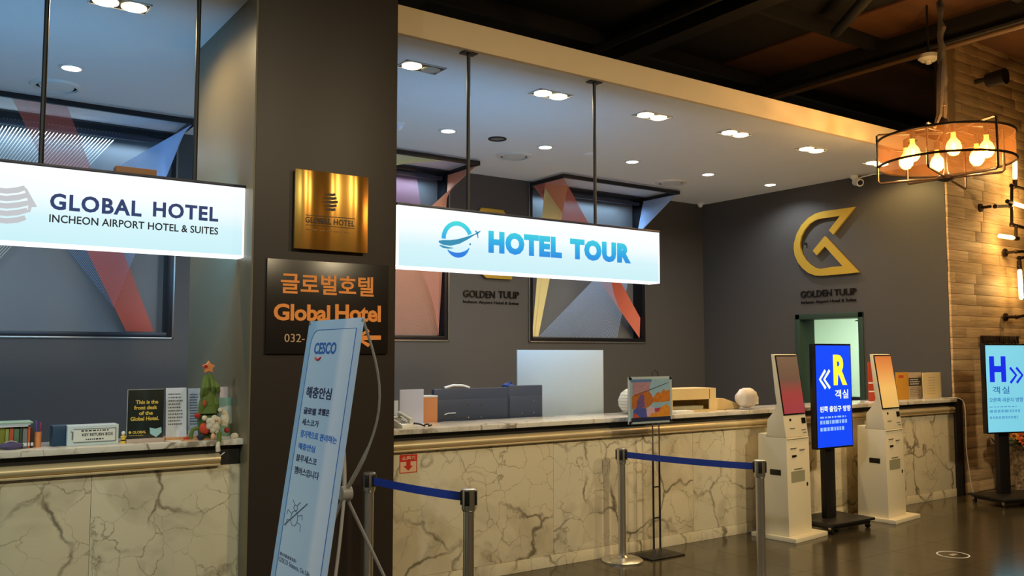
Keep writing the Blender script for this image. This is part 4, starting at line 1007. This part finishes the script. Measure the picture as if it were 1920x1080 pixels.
# fire extinguisher sticker
st = ony(749, 888, YF - .002); ST = Vector((st.x, YF, st.z))
fs = thing('fire_sticker', 'red and cream fire extinguisher sticker on the marble front', 'sticker', ST)
redk = M('sticker_red', (206, 44, 30), .5); crm = M('sticker_cream', (232, 196, 160), .5)
e = ony(782, 851, YF); sw, sh_ = e.x - st.x, e.z - st.z
box(0, sw, -.0015, 0, 0, sh_).build('sheet', crm, fs, flat=True)
box(0, sw, -.0025, -.0015, sh_ * .62, sh_).build('header', redk, fs, flat=True)
MB().box(0, .006, -.0025, -.0015, 0, sh_ * .62).box(sw - .006, sw, -.0025, -.0015, 0, sh_ * .62).box(0, sw, -.0025, -.0015, 0, .005).build('border', redk, fs, flat=True)
text('lettering', '소화기', crm, fs, (sw * .12, -.0025, sh_ * .70), sw * .76, sh_ * .22, depth=.0008, bold=.03)
MB().prism([Vector((sw * x, -.0025, sh_ * z)) for x, z in ((.38, .62), (.62, .62), (.62, .38), (.76, .38), (.5, .12), (.24, .38), (.38, .38))], (0, -.0008, 0)).build('arrow', redk, fs)

# ================================================================== ON THE LEFT DESK
def on(x, y, z=ZT): return onz(x, y, z)
def stand_at(px, py, yy): return ony(px, py, yy)
KB = 5.60
k1 = ony(126, 832, KB); k2 = ony(223, 795, KB)
kb = thing('key_return_box', 'white box labelled KEY RETURN BOX on the left desk', 'box', (k1.x, KB, ZT)); kw = k2.x - k1.x; kh = k2.z - ZT
MB().box(0, kw, 0, .12, 0, kh).build('body', M('pale_blue_white', (206, 220, 224), .4), kb, bev=.004)
box(.03, kw - .015, -.004, .0, .02, kh - .018).build('label_plate', M('label_white', (222, 226, 222), .4), kb, bev=.002)
MB().box(.03, kw - .015, -.006, -.004, .018, .022).box(.03, kw - .015, -.006, -.004, kh - .022, kh - .018).box(kw - .019, kw - .015, -.006, -.004, .02, kh - .02).build('label_border', M('slate_edge', (110, 124, 130), .5), kb, flat=True)
text('lettering', 'KEY RETURN BOX', ink, kb, (.075, -.004, kh * .46), kw - .105, .017, depth=.001, bold=.02)
bars('small_print', ink, kb, (.07, -.004, kh * .70), kw - .10, 1, .02, .007, seed=3)
bars('small_print', ink, kb, (.095, -.004, kh * .27), kw - .16, 1, .02, .007, seed=4)
MB().tube([(.025, -.004, kh * .3), (.025, -.004, kh * .7), (.015, -.004, kh * .72)], .003).build('key_mark', M('slate_edge', (110, 124, 130)), kb)
bx = ony(98, 836, 5.63); bx2 = ony(133, 798, 5.63)
tag(box(0, .078, 0, .11, 0, bx2.z - ZT).build('blue_box', M('petrol_blue_card', (26, 62, 92), .5), bev=.003, loc=(bx.x, 5.64, ZT)), 'plain petrol blue box between the books and the key box', 'box')
# books standing in a row, with papers on top
rb_ = random.Random(6); x = .395; cols = [(96, 112, 48), (176, 170, 90), (70, 96, 100), (212, 210, 196), (126, 130, 42), (150, 158, 92), (190, 84, 50), (88, 120, 92), (52, 70, 56), (120, 124, 128), (206, 92, 46), (40, 32, 30)]
names = ['olive green', 'straw yellow', 'dull teal', 'cream', 'moss green', 'pale green', 'rust red', 'sage green', 'dark green', 'grey', 'orange', 'black']
bh = ony(40, 800, 5.63).z - ZT
for k in range(12):
    tk = (.022, .017, .024, .012, .036, .018, .022, .026, .015, .024, .013, .016)[k]; hb_ = bh - rb_.uniform(.0, .014)
    b = thing('book', '%s folder spine upright in the row on the left desk' % names[k], 'book', (x + tk / 2, 5.63, ZT), 0, 'folders standing on the left desk')
    MB().box(-tk / 2 + .0008, tk / 2 - .0008, 0, .15, .0, hb_).build('cover', M('book_cover_%d' % k, cols[k], .6), b, bev=.001)
    box(-tk / 2 + .002, tk / 2 - .002, -.0006, .0005, .012, .03).build('spine_label', paper, b, flat=True)
    x += tk + .001
xe = x
for k in range(3):
    tag(box(-.12, .12, -.09, .09, 0, .008).build('paper_stack', [paper, M('pale_blue_paper', (190, 206, 222), .7), M('pale_green_card', (150, 180, 164), .7)][k], bev=.002, loc=(.50 + .012 * k, 5.70, ZT + bh + .0005 + k * .0085)), ['loose white papers lying directly on the folder row', 'pale blue folder on the loose papers', 'pale green card on top of the paper pile'][k], 'papers', 'papers on the folder row')
    bpy.data.objects[-1] if 0 else None
pc = thing('pen_cup', 'orange pen cup holding violet pens at the end of the folders', 'pen cup', (xe + .022, 5.66, ZT))
MB().lathe([(.018, 0), (.02, .085), (.017, .085), (.015, .004)], n=18).build('cup', M('orange_cup', (222, 142, 92), .5), pc)
for k, c in enumerate(((120, 96, 190), (170, 60, 120))):
    p = MB().cyl((-.006 + .012 * k, 0, .02), (-.01 + .024 * k, .005, .15 - .01 * k), .004, n=8).build('pen', M('pen_%d' % k, c, .4), pc)
vb = thing('violet_pouch', 'crumpled violet cloth pouch in front of the folders', 'pouch', (.535, 5.585, ZT))
MB().ball((0, 0, .022), .06, .022, .022, lump=.25).build('cloth', M('violet_cloth', (86, 78, 118), .8, bump=.3), vb)
MB().tube([(-.03, -.01, .04), (0, -.015, .05), (.03, -.01, .04)], .003).build('drawstring', M('pale_cord', (170, 160, 170), .8), vb)
yf_ = thing('yellow_figurine', 'tiny yellow and black bee-like figurine beside the key box', 'figurine', (ony(231, 825, 5.6).x, 5.6, ZT))
MB().lathe([(.014, 0), (.016, .012), (.011, .026), (.016, .04), (.006, .048)], n=14).build('body', M('toy_yellow', (232, 196, 70), .5), yf_)
MB().lathe([(.0165, .016), (.0135, .022)], n=14).ball((.018, 0, .03), .005, n=8, m=5).build('stripe', blackp, yf_)
MB().ball((0, 0, .06), .012, n=10, m=7).build('head', white_p, yf_)
# black acrylic desk sign
b0 = ony(237, 822, 5.62); b1 = ony(308, 729, 5.62)
ds = thing('desk_sign', 'dark acrylic sign with gold lettering about the front desk', 'desk sign', (b0.x, 5.62, ZT)); dw = b1.x - b0.x; dh = b1.z - ZT
box(-.005, dw + .003, -.03, .05, 0, .022).build('foot', M('rose_clear_base', (196, 172, 160), .25), ds, bev=.003)
box(0, dw, 0, .008, .022, dh).build('panel', M('dark_green_acrylic', (38, 46, 44), .15, noise=.15, spec=.7), ds, bev=.002)
MB().box(0, dw, -.001, .009, dh - .003, dh).box(-.001, .002, -.001, .009, .022, dh).build('edge', M('clear_edge', (170, 180, 176), .2), ds, flat=True)
gy = M('gold_print', (230, 200, 84), .5)
for k, (s, u, wd_) in enumerate((('This is the', .22, .62), ('front desk', .18, .64), ('of the', .32, .38), ('Global Hotel.', .09, .78))):
    text('lettering', s, gy, ds, (u * dw, -.001, dh * (.72 - .105 * k)), wd_ * dw, dh * .075, depth=.001, bold=.03)
text('lettering', 'GLOBAL', gy, ds, (dw * .16, -.001, dh * .165), dw * .37, dh * .05, depth=.001, bold=.02)
MB().ball((dw * .09, -.001, dh * .19), dh * .025, .001, dh * .025, n=12, m=7).build('round_mark', gy, ds)
bars('small_print', gy, ds, (dw * .06, -.001, dh * .125), dw * .42, 1, .02, .003, seed=6)
mk_ = MB(); mk_.prism([Vector((dw * .62 + x * dw * .34, -.0015, dh * (.08 + .2 * z))) for x, z in ((0, .95), (.5, .8), (.95, .95), (1, .45), (.55, .0), (.05, .35))], (0, -.002, 0)).build('mask_cutout', M('pale_cyan_paper', (160, 206, 214), .6), ds)
# white tent menus
def tent(label, pxl, pxr, pyt, yy, lines, mt, lean=.05, foot=True, seed=1, small=False, extra=None):
    a_ = ony(pxl, 815, yy); b_ = ony(pxr, pyt, yy); w_ = b_.x - a_.x; h_ = b_.z - ZT
    t = thing('info_stand', label, 'stand', (a_.x, yy, ZT), 0, 'leaflet stands on the desks')
    z0 = .014 if foot else 0
    if foot: box(-.004, w_ + .004, -.02, .07, 0, z0).build('foot', M('copper_base', (206, 150, 100), .35), t, bev=.002)
    MB().hexa([(0, 0, z0), (w_, 0, z0), (w_, .004, z0), (0, .004, z0)], [(0, lean, h_), (w_, lean, h_), (w_, lean + .004, h_), (0, lean + .004, h_)]).build('card', mt, t, flat=True)
    if lines:
        V_ = Vector((0, lean, h_ - z0)).normalized()
        bars('small_print', M('grey_print_dark', (84, 88, 100), .6), t, Vector((w_ * .12, 0, z0)) + V_ * (h_ - z0) * .86, w_ * .7, lines, (h_ - z0) * .68 / lines, (h_ - z0) * .28 / lines, (Vector((1, 0, 0)), V_), seed=seed)
    return t, w_, h_
wp_ = M('cool_white_card', (212, 220, 236), .6)
tent('white printed tent card right of the dark acrylic sign', 311, 352, 727, 5.68, 10, wp_, .03, seed=21)
tent('pale lilac leaflet card behind the felt Christmas tree', 353, 378, 728, 5.70, 12, M('lilac_card', (186, 196, 220), .6), .03, seed=22)
tent('cream card with pink edge behind the felt tree', 412, 434, 725, 5.80, 0, M('pink_card', (226, 200, 196), .6), .02, seed=23, foot=False)
t_, w_, h_ = tent('green and white brochure leaning behind the gnome ornament', 412, 449, 745, 5.71, 0, M('sea_green_card', (134, 176, 160), .5), .03, seed=24, foot=False)
MB().prism([Vector((w_ * x, .0, h_ * z)) + Vector((0, .03 * z - .002, 0)) for x, z in ((.1, .75), (.6, .8), (.9, .45), (.55, .3), (.2, .5))], (0, -.001, 0)).build('printed_shape', M('grey_white_print', (206, 212, 208), .6), t_)
# felt tree with gnomes
tx = ony(394, 820, 5.58)
ft = thing('felt_christmas_tree', 'green felt Christmas tree with orange star and bearded gnomes', 'ornament', (tx.x, 5.58, ZT)); FT = Vector((tx.x, 5.58, ZT))
def fp_(x, y, dy=0): q = ony(340 + x / 5.146, 650 + y / 5.143, 5.58 + dy); return q - FT
grn = M('olive_felt', (92, 112, 50), .9, noise=.2, nscale=20, bump=.3); grn2 = M('green_felt', (74, 98, 44), .9, noise=.2, nscale=20)
orn = M('apricot_felt', (222, 140, 90), .9, noise=.1, bump=.3, nscale=30); redf = M('red_felt', (172, 40, 34), .9, noise=.1); hair = M('cream_wool', (212, 202, 178), .95, noise=.15, nscale=40, bump=.6); skin = M('peach_felt', (226, 176, 144), .9); navyf = M('navy_felt', (40, 42, 56), .9); redo = M('orange_red_felt', (196, 72, 44), .9)
MB().lathe([(.062, fp_(0, 650).z), (.058, fp_(0, 560).z), (.044, fp_(0, 470).z), (.036, fp_(0, 380).z), (.026, fp_(0, 310).z), (.012, fp_(0, 262).z)], fp_(262, 0) * Vector((1, 1, 0)) if 0 else (fp_(262, 500).x, 0, 0), 16).build('tree_cone', grn, ft)
cxp = fp_(262, 500).x
MB().lathe([(.05, 0.0), (.06, fp_(0, 660).z)], (cxp, .02, 0), 14).build('tree_base', grn2, ft)
for (a0, b0) in (((232, 280), (185, 500)), ((250, 275), (225, 490)), ((285, 275), (300, 480)), ((300, 300), (365, 465)), ((240, 440), (190, 640)), ((270, 450), (262, 655)), ((310, 450), (345, 640))):
    A = fp_(*a0, -.01); B = fp_(*b0, -.03); Mx = A.lerp(B, .55) + Vector((0, -.022, 0))
    MB().tube([A, A.lerp(Mx, .5), Mx, Mx.lerp(B, .6), B], [.008, .016, .019, .013, .002], 8).build('felt_leaf', grn, ft)
sc_ = fp_(262, 200); star = []
for i in range(10):
    a = math.pi / 2 + i * math.pi / 5; rr = .042 if i % 2 == 0 else .024; star.append(sc_ + Vector((rr * math.cos(a), -.015, rr * math.sin(a))))
so_ = MB().prism(star, (0, .03, 0)).build('star', orn, ft, bev=.006)
MB().ball(fp_(236, 190, -.02), .011, .006, .011).build('star_heart', redf, so_)
MB().ball(fp_(224, 545, -.06), .011, .006, .020).build('ornament_patch', redo, ft)
for (x, z, r) in ((225, 690, .017), (375, 610, .015)): MB().ball(fp_(x, z, -.06), r, n=12, m=8, lump=.1).build('pompom', hair, ft)
MB().tube([fp_(375, 615, -.04), fp_(410, 640, -.03), fp_(420, 690, -.03), fp_(400, 760, -.03)], [.008, .02, .032, .03], 10).build('gnome_hat', hair, ft)
bd = MB()
for (x, z, r) in ((300, 730, .028), (280, 760, .024), (330, 770, .028), (305, 800, .02), (350, 720, .026), (270, 720, .02), (340, 815, .014), (320, 700, .024)): bd.ball(fp_(x, z, -.075), r, r * .7, r * 1.1, n=10, m=7, lump=.2)
bd.build('gnome_beard', hair, ft)
MB().ball(fp_(340, 705, -.095), .010).build('gnome_nose', skin, ft)
MB().ball(fp_(225, 790, -.05), .034, .026, .036).build('gnome_body', redo, ft)
MB().ball(fp_(190, 870, -.06), .026, .022, .018).build('gnome_boot', navyf, ft)
MB().tube([fp_(165, 780, -.04), fp_(110, 800, -.04), fp_(92, 860, -.04), fp_(92, 890, -.04)], .013, 8).build('gnome_arm', grn, ft)
MB().ball(fp_(305, 865, -.08), .014, .012, .02).build('gnome_hand', skin, ft)
MB().ball(fp_(155, 665, -.03), .019, .014, .016).build('holly', redf, ft)
MB().ball(fp_(440, 805, -.05), .017).build('red_bobble', redf, ft)
MB().ball(fp_(515, 865, -.02), .026, .02, .022, lump=.1).build('snow_tuft', hair, ft)
MB().ball(fp_(510, 895, -.03), .018, .018, .012).build('red_foot', redf, ft)
MB().tube([fp_(365, 830, -.075), fp_(365, 890, -.085), fp_(358, 925, -.10)], .015, 8).build('gnome_leg', grn, ft)
MB().tube([fp_(358, 925, -.112), fp_(352, 970, -.135), fp_(355, 1010, -.135)], [.012, .014, .015], 8).build('gnome_sock', hair, ft)
box(fp_(25, 0).x, fp_(320, 0).x, -.05, .03, 0, .008).build('copper_tray', M('copper_base', (206, 150, 100)), ft, bev=.002)
MB().tube([fp_(25, 900, -.03), fp_(60, 885, -.03), fp_(95, 900, -.03)], .012, 8).build('berry_sprig', redf, ft)
hk = ony(413, 855, YF + .0)
tag(MB().tube([ony(409, 850, YF - .002), ony(413, 855, YF - .012), ony(421, 848, YF - .006)], .0035, 8).build('wall_hook', white_p), 'tiny white hook under the left desk edge', 'hook')

# ================================================================== BEHIND AND ON THE LONG COUNTER
WZ = .75
def monitor(label, x0, x1, z1, y, lean=0):
    w_ = x1 - x0; t = thing('desk_monitor', label, 'monitor', ((x0 + x1) / 2, y, WZ), 0, 'monitors behind the long counter'); hx = w_ / 2; zz = z1 - WZ
    mm = M('slate_blue_plastic', (54, 64, 84), .45, noise=.05)
    box(-hx, hx, 0, .04, zz - .34, zz).build('housing', mm, t, bev=.006)
    box(-hx + .01, hx - .01, -.006, 0, zz - .34, zz - .085).build('back_cover', mm, t, bev=.003)
    MB().box(-hx + .015, hx - .015, .04, .042, zz - .33, zz - .015).build('screen', blackp, t, flat=True)
    box(-.03, .03, .0, .03, .02, zz - .2).build('neck', black_m, t, flat=True)
    box(-.12, .12, -.03, .045, 0, .02).build('foot', black_m, t, bev=.004)
    for sx in (-.06, .06):
        for sz in (.13, .23): MB().cyl((sx + .02, -.009, zz - sz), (sx + .02, -.005, zz - sz), .005, n=10).build('mount_screw', chrome, t)
    if w_ > .5: MB().tube([(-hx + .09, -.008, zz - .20), (-hx + .12, -.014, zz - .19), (-hx + .19, -.012, zz - .19)], .004).build('cable_hook', white_p, t)
    return t
MY = 6.02
a = ony(814, 730, MY); b = ony(953, 726, MY); c = ony(957, 726, MY - .03); d = ony(1021, 722, MY - .03)
monitor('wide slate blue monitor seen from behind over the long counter', a.x, b.x, a.z, MY)
monitor('narrow slate blue monitor in front of the white board', c.x, d.x, d.z, MY)
m1 = tag(MB().tube([ony(833, 727.5, 6.04), ony(850, 722.5, 6.04), ony(868, 723, 6.04), ony(880, 727, 6.04)], .010, 8).build('headset_band', white_p), 'white curved band resting over the wide monitor', 'headset')
m1.location.z = 0
WBY = 6.22
a = ony(970, 657, WBY); b = ony(1131, 654, WBY); zb_ = 1.0
wbd = thing('white_board', 'large pale white board standing upright behind the monitors', 'board', ((a.x + b.x) / 2, WBY, WZ)); hx = (b.x - a.x) / 2
box(-hx, hx, 0, .012, .04, a.z - WZ + .004).build('panel', M('matt_white_board', (176, 190, 196), .5, noise=.02), wbd, bev=.002)
for s in (-hx + .1, hx - .1): box(s - .02, s + .02, -.08, .1, 0, .04).build('foot', white_p, wbd, bev=.003)
bl_ = thing('blue_bag', 'blue fabric bag peeking out behind the monitors', 'bag', (ony(955, 722, 6.12).x, 6.14, WZ))
MB().lathe([(.05, 0), (.065, .25), (.065, .55), (.05, .635), (.01, .65)], n=16).build('bag_body', M('blue_fabric', (46, 66, 140), .7, bump=.3), bl_)
MB().tube([(-.04, -.02, .62), (0, -.03, .66), (.05, -.02, .62)], .006).build('strap', M('blue_fabric', (46, 66, 140)), bl_)
a = ony(752, 731, 5.78); b = ony(797, 730, 5.78)
t = thing('lilac_board', 'pale lilac upright board beside the phone', 'board', (a.x, 5.80, ZT)); hw_ = b.x - a.x; hz_ = a.z - ZT
box(0, hw_, 0, .006, .006, hz_).build('panel', M('lilac_white', (196, 202, 232), .5), t, bev=.001)
box(0, hw_, -.02, .04, 0, .006).build('foot', M('clear_base', (210, 214, 226), .3), t, flat=True)
a = ony(736, 752, 5.76); b = ony(753, 752, 5.76)
t = thing('white_card', 'small white card partly hidden by the column edge', 'card', (a.x, 5.81, ZT))
box(0, b.x - a.x, 0, .003, .004, a.z - ZT).build('sheet', M('sky_white_card', (206, 220, 240), .6), t, flat=True)
box(0, b.x - a.x, -.015, .03, 0, .004).build('foot', M('clear_base', (210, 214, 226)), t, flat=True)
a = ony(798, 746, 5.90)
t = thing('cardboard_box', 'orange cardboard file box between lilac board and monitor', 'box', (a.x - .06, 5.96, WZ))
box(0, .20, 0, .10, 0, a.z - WZ).build('carton', M('orange_card', (196, 128, 78), .7), t, bev=.002)
box(0, .20, -.002, .102, a.z - WZ, a.z - WZ + .012).build('lid', paper, t, flat=True)
box(.02, .09, -.003, 0, .2, .30).build('green_tab', M('lime_label', (120, 160, 50), .6), t, flat=True)
# phone
pq_ = on(752, 800)
ph = thing('desk_phone', 'white desk phone with black coiled cord beside the column', 'phone', (pq_.x - .06, 5.58, ZT), math.radians(12))
MB().hexa([(0, 0, 0), (.13, 0, 0), (.13, .17, 0), (0, .17, 0)], [(0, .005, .022), (.13, .005, .022), (.13, .165, .075), (0, .165, .075)]).build('body', white_p, ph, bev=.003)
MB().tube([(.10, .02, .045), (.10, .06, .062), (.10, .13, .088), (.10, .16, .09)], [.02, .013, .013, .02], 10).build('handset', white_p, ph)
for i in range(3):
    for j in range(4): box(.015 + i * .02, .028 + i * .02, .03 + j * .022, .045 + j * .022, .03 + j * .0065, .037 + j * .0065).build('key', M('grey_key', (90, 92, 98), .5), ph, flat=True)
MB().tube([(.11, .01, .03)] + [(.13 + .009 * k + .01 * math.cos(k * 1.9), -.03 - .004 * k + .01 * math.sin(k * 1.9), .016 + .008 * math.sin(k * 1.4)) for k in range(1, 10)], .006, 6).build('cord', black_m, ph)
box(.02, .09, .12, .155, .06, .066).build('display', M('grey_lcd', (60, 64, 60), .3), ph, flat=True)
# white globe behind the poster
a = ony(1160, 770, 5.72)
t = thing('ribbed_globe', 'white ribbed globe half hidden behind the poster', 'globe', (ony(1192, 770, 5.74).x, 5.76, ZT))
MB().lathe([(.05, .0), (.10, .02), (.135, .07), (.14, .12), (.115, .18), (.07, .215), (.02, .225)], n=28).build('shell', M('ivory_shell', (226, 220, 204), .5), t)
for k in range(7):
    z = .03 + .027 * k; r_ = np.interp(z, [.0, .02, .07, .12, .18, .215], [.05, .10, .135, .14, .115, .07]) + .0008
    MB().tube([(r_ * math.cos(i * math.pi / 12), r_ * math.sin(i * math.pi / 12), z) for i in range(25)], .002, 4).build('rib', M('ivory_rib', (180, 172, 154), .6), t)
# cream tray box
a = ony(1252, 728, 5.70); b = ony(1336, 727, 5.70)
t = thing('paper_tray', 'cream open-front paper tray on the counter right of the poster', 'tray', (a.x, 5.66, ZT)); w_ = b.x - a.x; h_ = b.z - ZT
cream = M('cream_laminate', (214, 188, 134), .5, noise=.04)
MB().box(0, w_, .0, .26, h_ * .97, h_).box(0, .02, 0, .26, 0, h_ * .97).box(w_ - .02, w_, 0, .26, 0, h_ * .97).box(.02, w_ - .02, .0, .26, 0, .015).box(.02, w_ - .02, .24, .26, .015, h_ * .97).box(.02, w_ - .08, 0, .012, h_ * .52, h_ * .97).box(w_ - .09, w_ - .02, 0, .012, .015, h_ * .97).build('case', cream, t, bev=.002)
box(.03, w_ - .16, .01, .2, .016, .05).build('papers', M('olive_grey_paper', (150, 146, 120), .7), t, flat=True)
tag(box(0, .22, 0, .1, 0, .022).build('note_pad', paper, bev=.002, loc=(ony(1258, 775, 5.60).x, 5.535, ZT)), 'white note pad in front of the cream tray', 'note pad')
a = ony(1338, 770, 5.72)
t = tag(MB().prism([Vector((x, 0, z)) for x, z in ((0, 0), (.34, 0), (.34, .045), (.25, .07), (.12, .105), (0, .11))], (0, .14, 0)).build('wedge_rest', cream, bev=.01, loc=(a.x + .006, 5.70, ZT)), 'cream sloping rest beside the open paper tray', 'rest')
a = ony(1399, 770, 5.64)
t = thing('white_bag', 'crumpled white plastic bag on the counter before the first kiosk', 'bag', (a.x, 5.63, ZT))
MB().ball((0, 0, .105), .135, .085, .095, n=16, m=10, lump=.10).build('bag_body', M('thin_white_plastic', (222, 214, 206), .4, bump=.3), t)
MB().tube([(.09, 0, .12), (.14, 0, .10), (.15, 0, .04)], [.012, .02, .012], 8).build('bag_handle', M('thin_white_plastic', (222, 214, 206)), t)
# items at the right end of the counter
def card(name, label, px0, px1, pyt, yy, mt, detail=None, th=.006, cat='card'):
    a = ony(px0, 740, yy); b = ony(px1, pyt, yy); w_ = b.x - a.x; h_ = b.z - ZT
    t = thing(name, label, cat, (a.x, yy, ZT), 0, 'leaflets on the long counter')
    box(0, w_, 0, th, .005, h_).build('card', mt, t, bev=.001)
    box(-.005, w_ + .005, -.02, .05, 0, .005).build('foot', M('clear_base', (210, 214, 226)), t, flat=True)
    if detail: detail(t, w_, h_)
    return t
card('leaflet_stand', 'plain amber leaflet next to the amber kiosk', 1681, 1703, 698, 5.66, M('amber_card', (206, 150, 52), .6), lambda t, w_, h_: box(w_ * .2, w_ * .6, -.001, 0, h_ * .8, h_ * .9).build('print_mark', redo, t, flat=True))
def det(t, w_, h_):
    box(w_ * .02, w_ * .98, -.001, 0, h_ * .5, h_ * .8).build('dark_block', M('dark_print', (58, 54, 50), .6), t, flat=True)
    bars('small_print', paper, t, (w_ * .1, -.001, h_ * .72), w_ * .8, 3, h_ * .08, h_ * .03, seed=31)
    bars('small_print', M('grey_print_dark', (84, 88, 100)), t, (w_ * .1, 0, h_ * .42), w_ * .8, 6, h_ * .06, h_ * .025, seed=32)
card('leaflet_stand', 'grey leaflet with a dark printed block', 1704, 1727, 698, 5.68, M('grey_card', (182, 164, 140), .6), det)
card('notice_stand', 'cream notice card at the far end of the counter', 1731, 1764, 698, 5.61, M('cream_card', (216, 196, 150), .6), lambda t, w_, h_: bars('small_print', M('tan_print', (170, 148, 106), .6), t, (w_ * .3, 0, h_ * .8), w_ * .4, 7, h_ * .1, h_ * .02, seed=33))
def det2(t, w_, h_):
    box(0, w_, -.001, 0, h_ * .45, h_ * .49).build('white_stripe', paper, t, flat=True); box(0, w_, -.001, 0, h_ * .24, h_ * .27).build('white_stripe', paper, t, flat=True)
    MB().ball((w_ * .6, -.001, h_ * .62), w_ * .18, .002, h_ * .1).build('print_mark', ink, t)
card('brochure_stand', 'red and orange brochure half hidden behind the amber kiosk', 1629, 1668, 678, 5.70, M('red_brochure', (176, 66, 44), .5), det2)
# dark chair inside the office door
oc = thing('office_chair', 'dark office chair seen through the doorway', 'chair', (11.2, 7.75, 0))
box(-.25, .25, -.25, .25, .42, .50).build('seat', M('dark_fabric', (40, 38, 44), .8), oc, bev=.02)
box(.2, .27, -.25, .25, .52, 1.02).build('backrest', M('dark_fabric', (40, 38, 44)), oc, bev=.02)
MB().cyl((0, 0, .08), (0, 0, .42), .03).build('column', black_m, oc)
for k in range(5):
    a = 2 * math.pi * k / 5; MB().tube([(0, 0, .09), (.27 * math.cos(a), .27 * math.sin(a), .06)], .018, 6).ball((.27 * math.cos(a), .27 * math.sin(a), .03), .03, n=10, m=7).build('leg', black_m, oc)
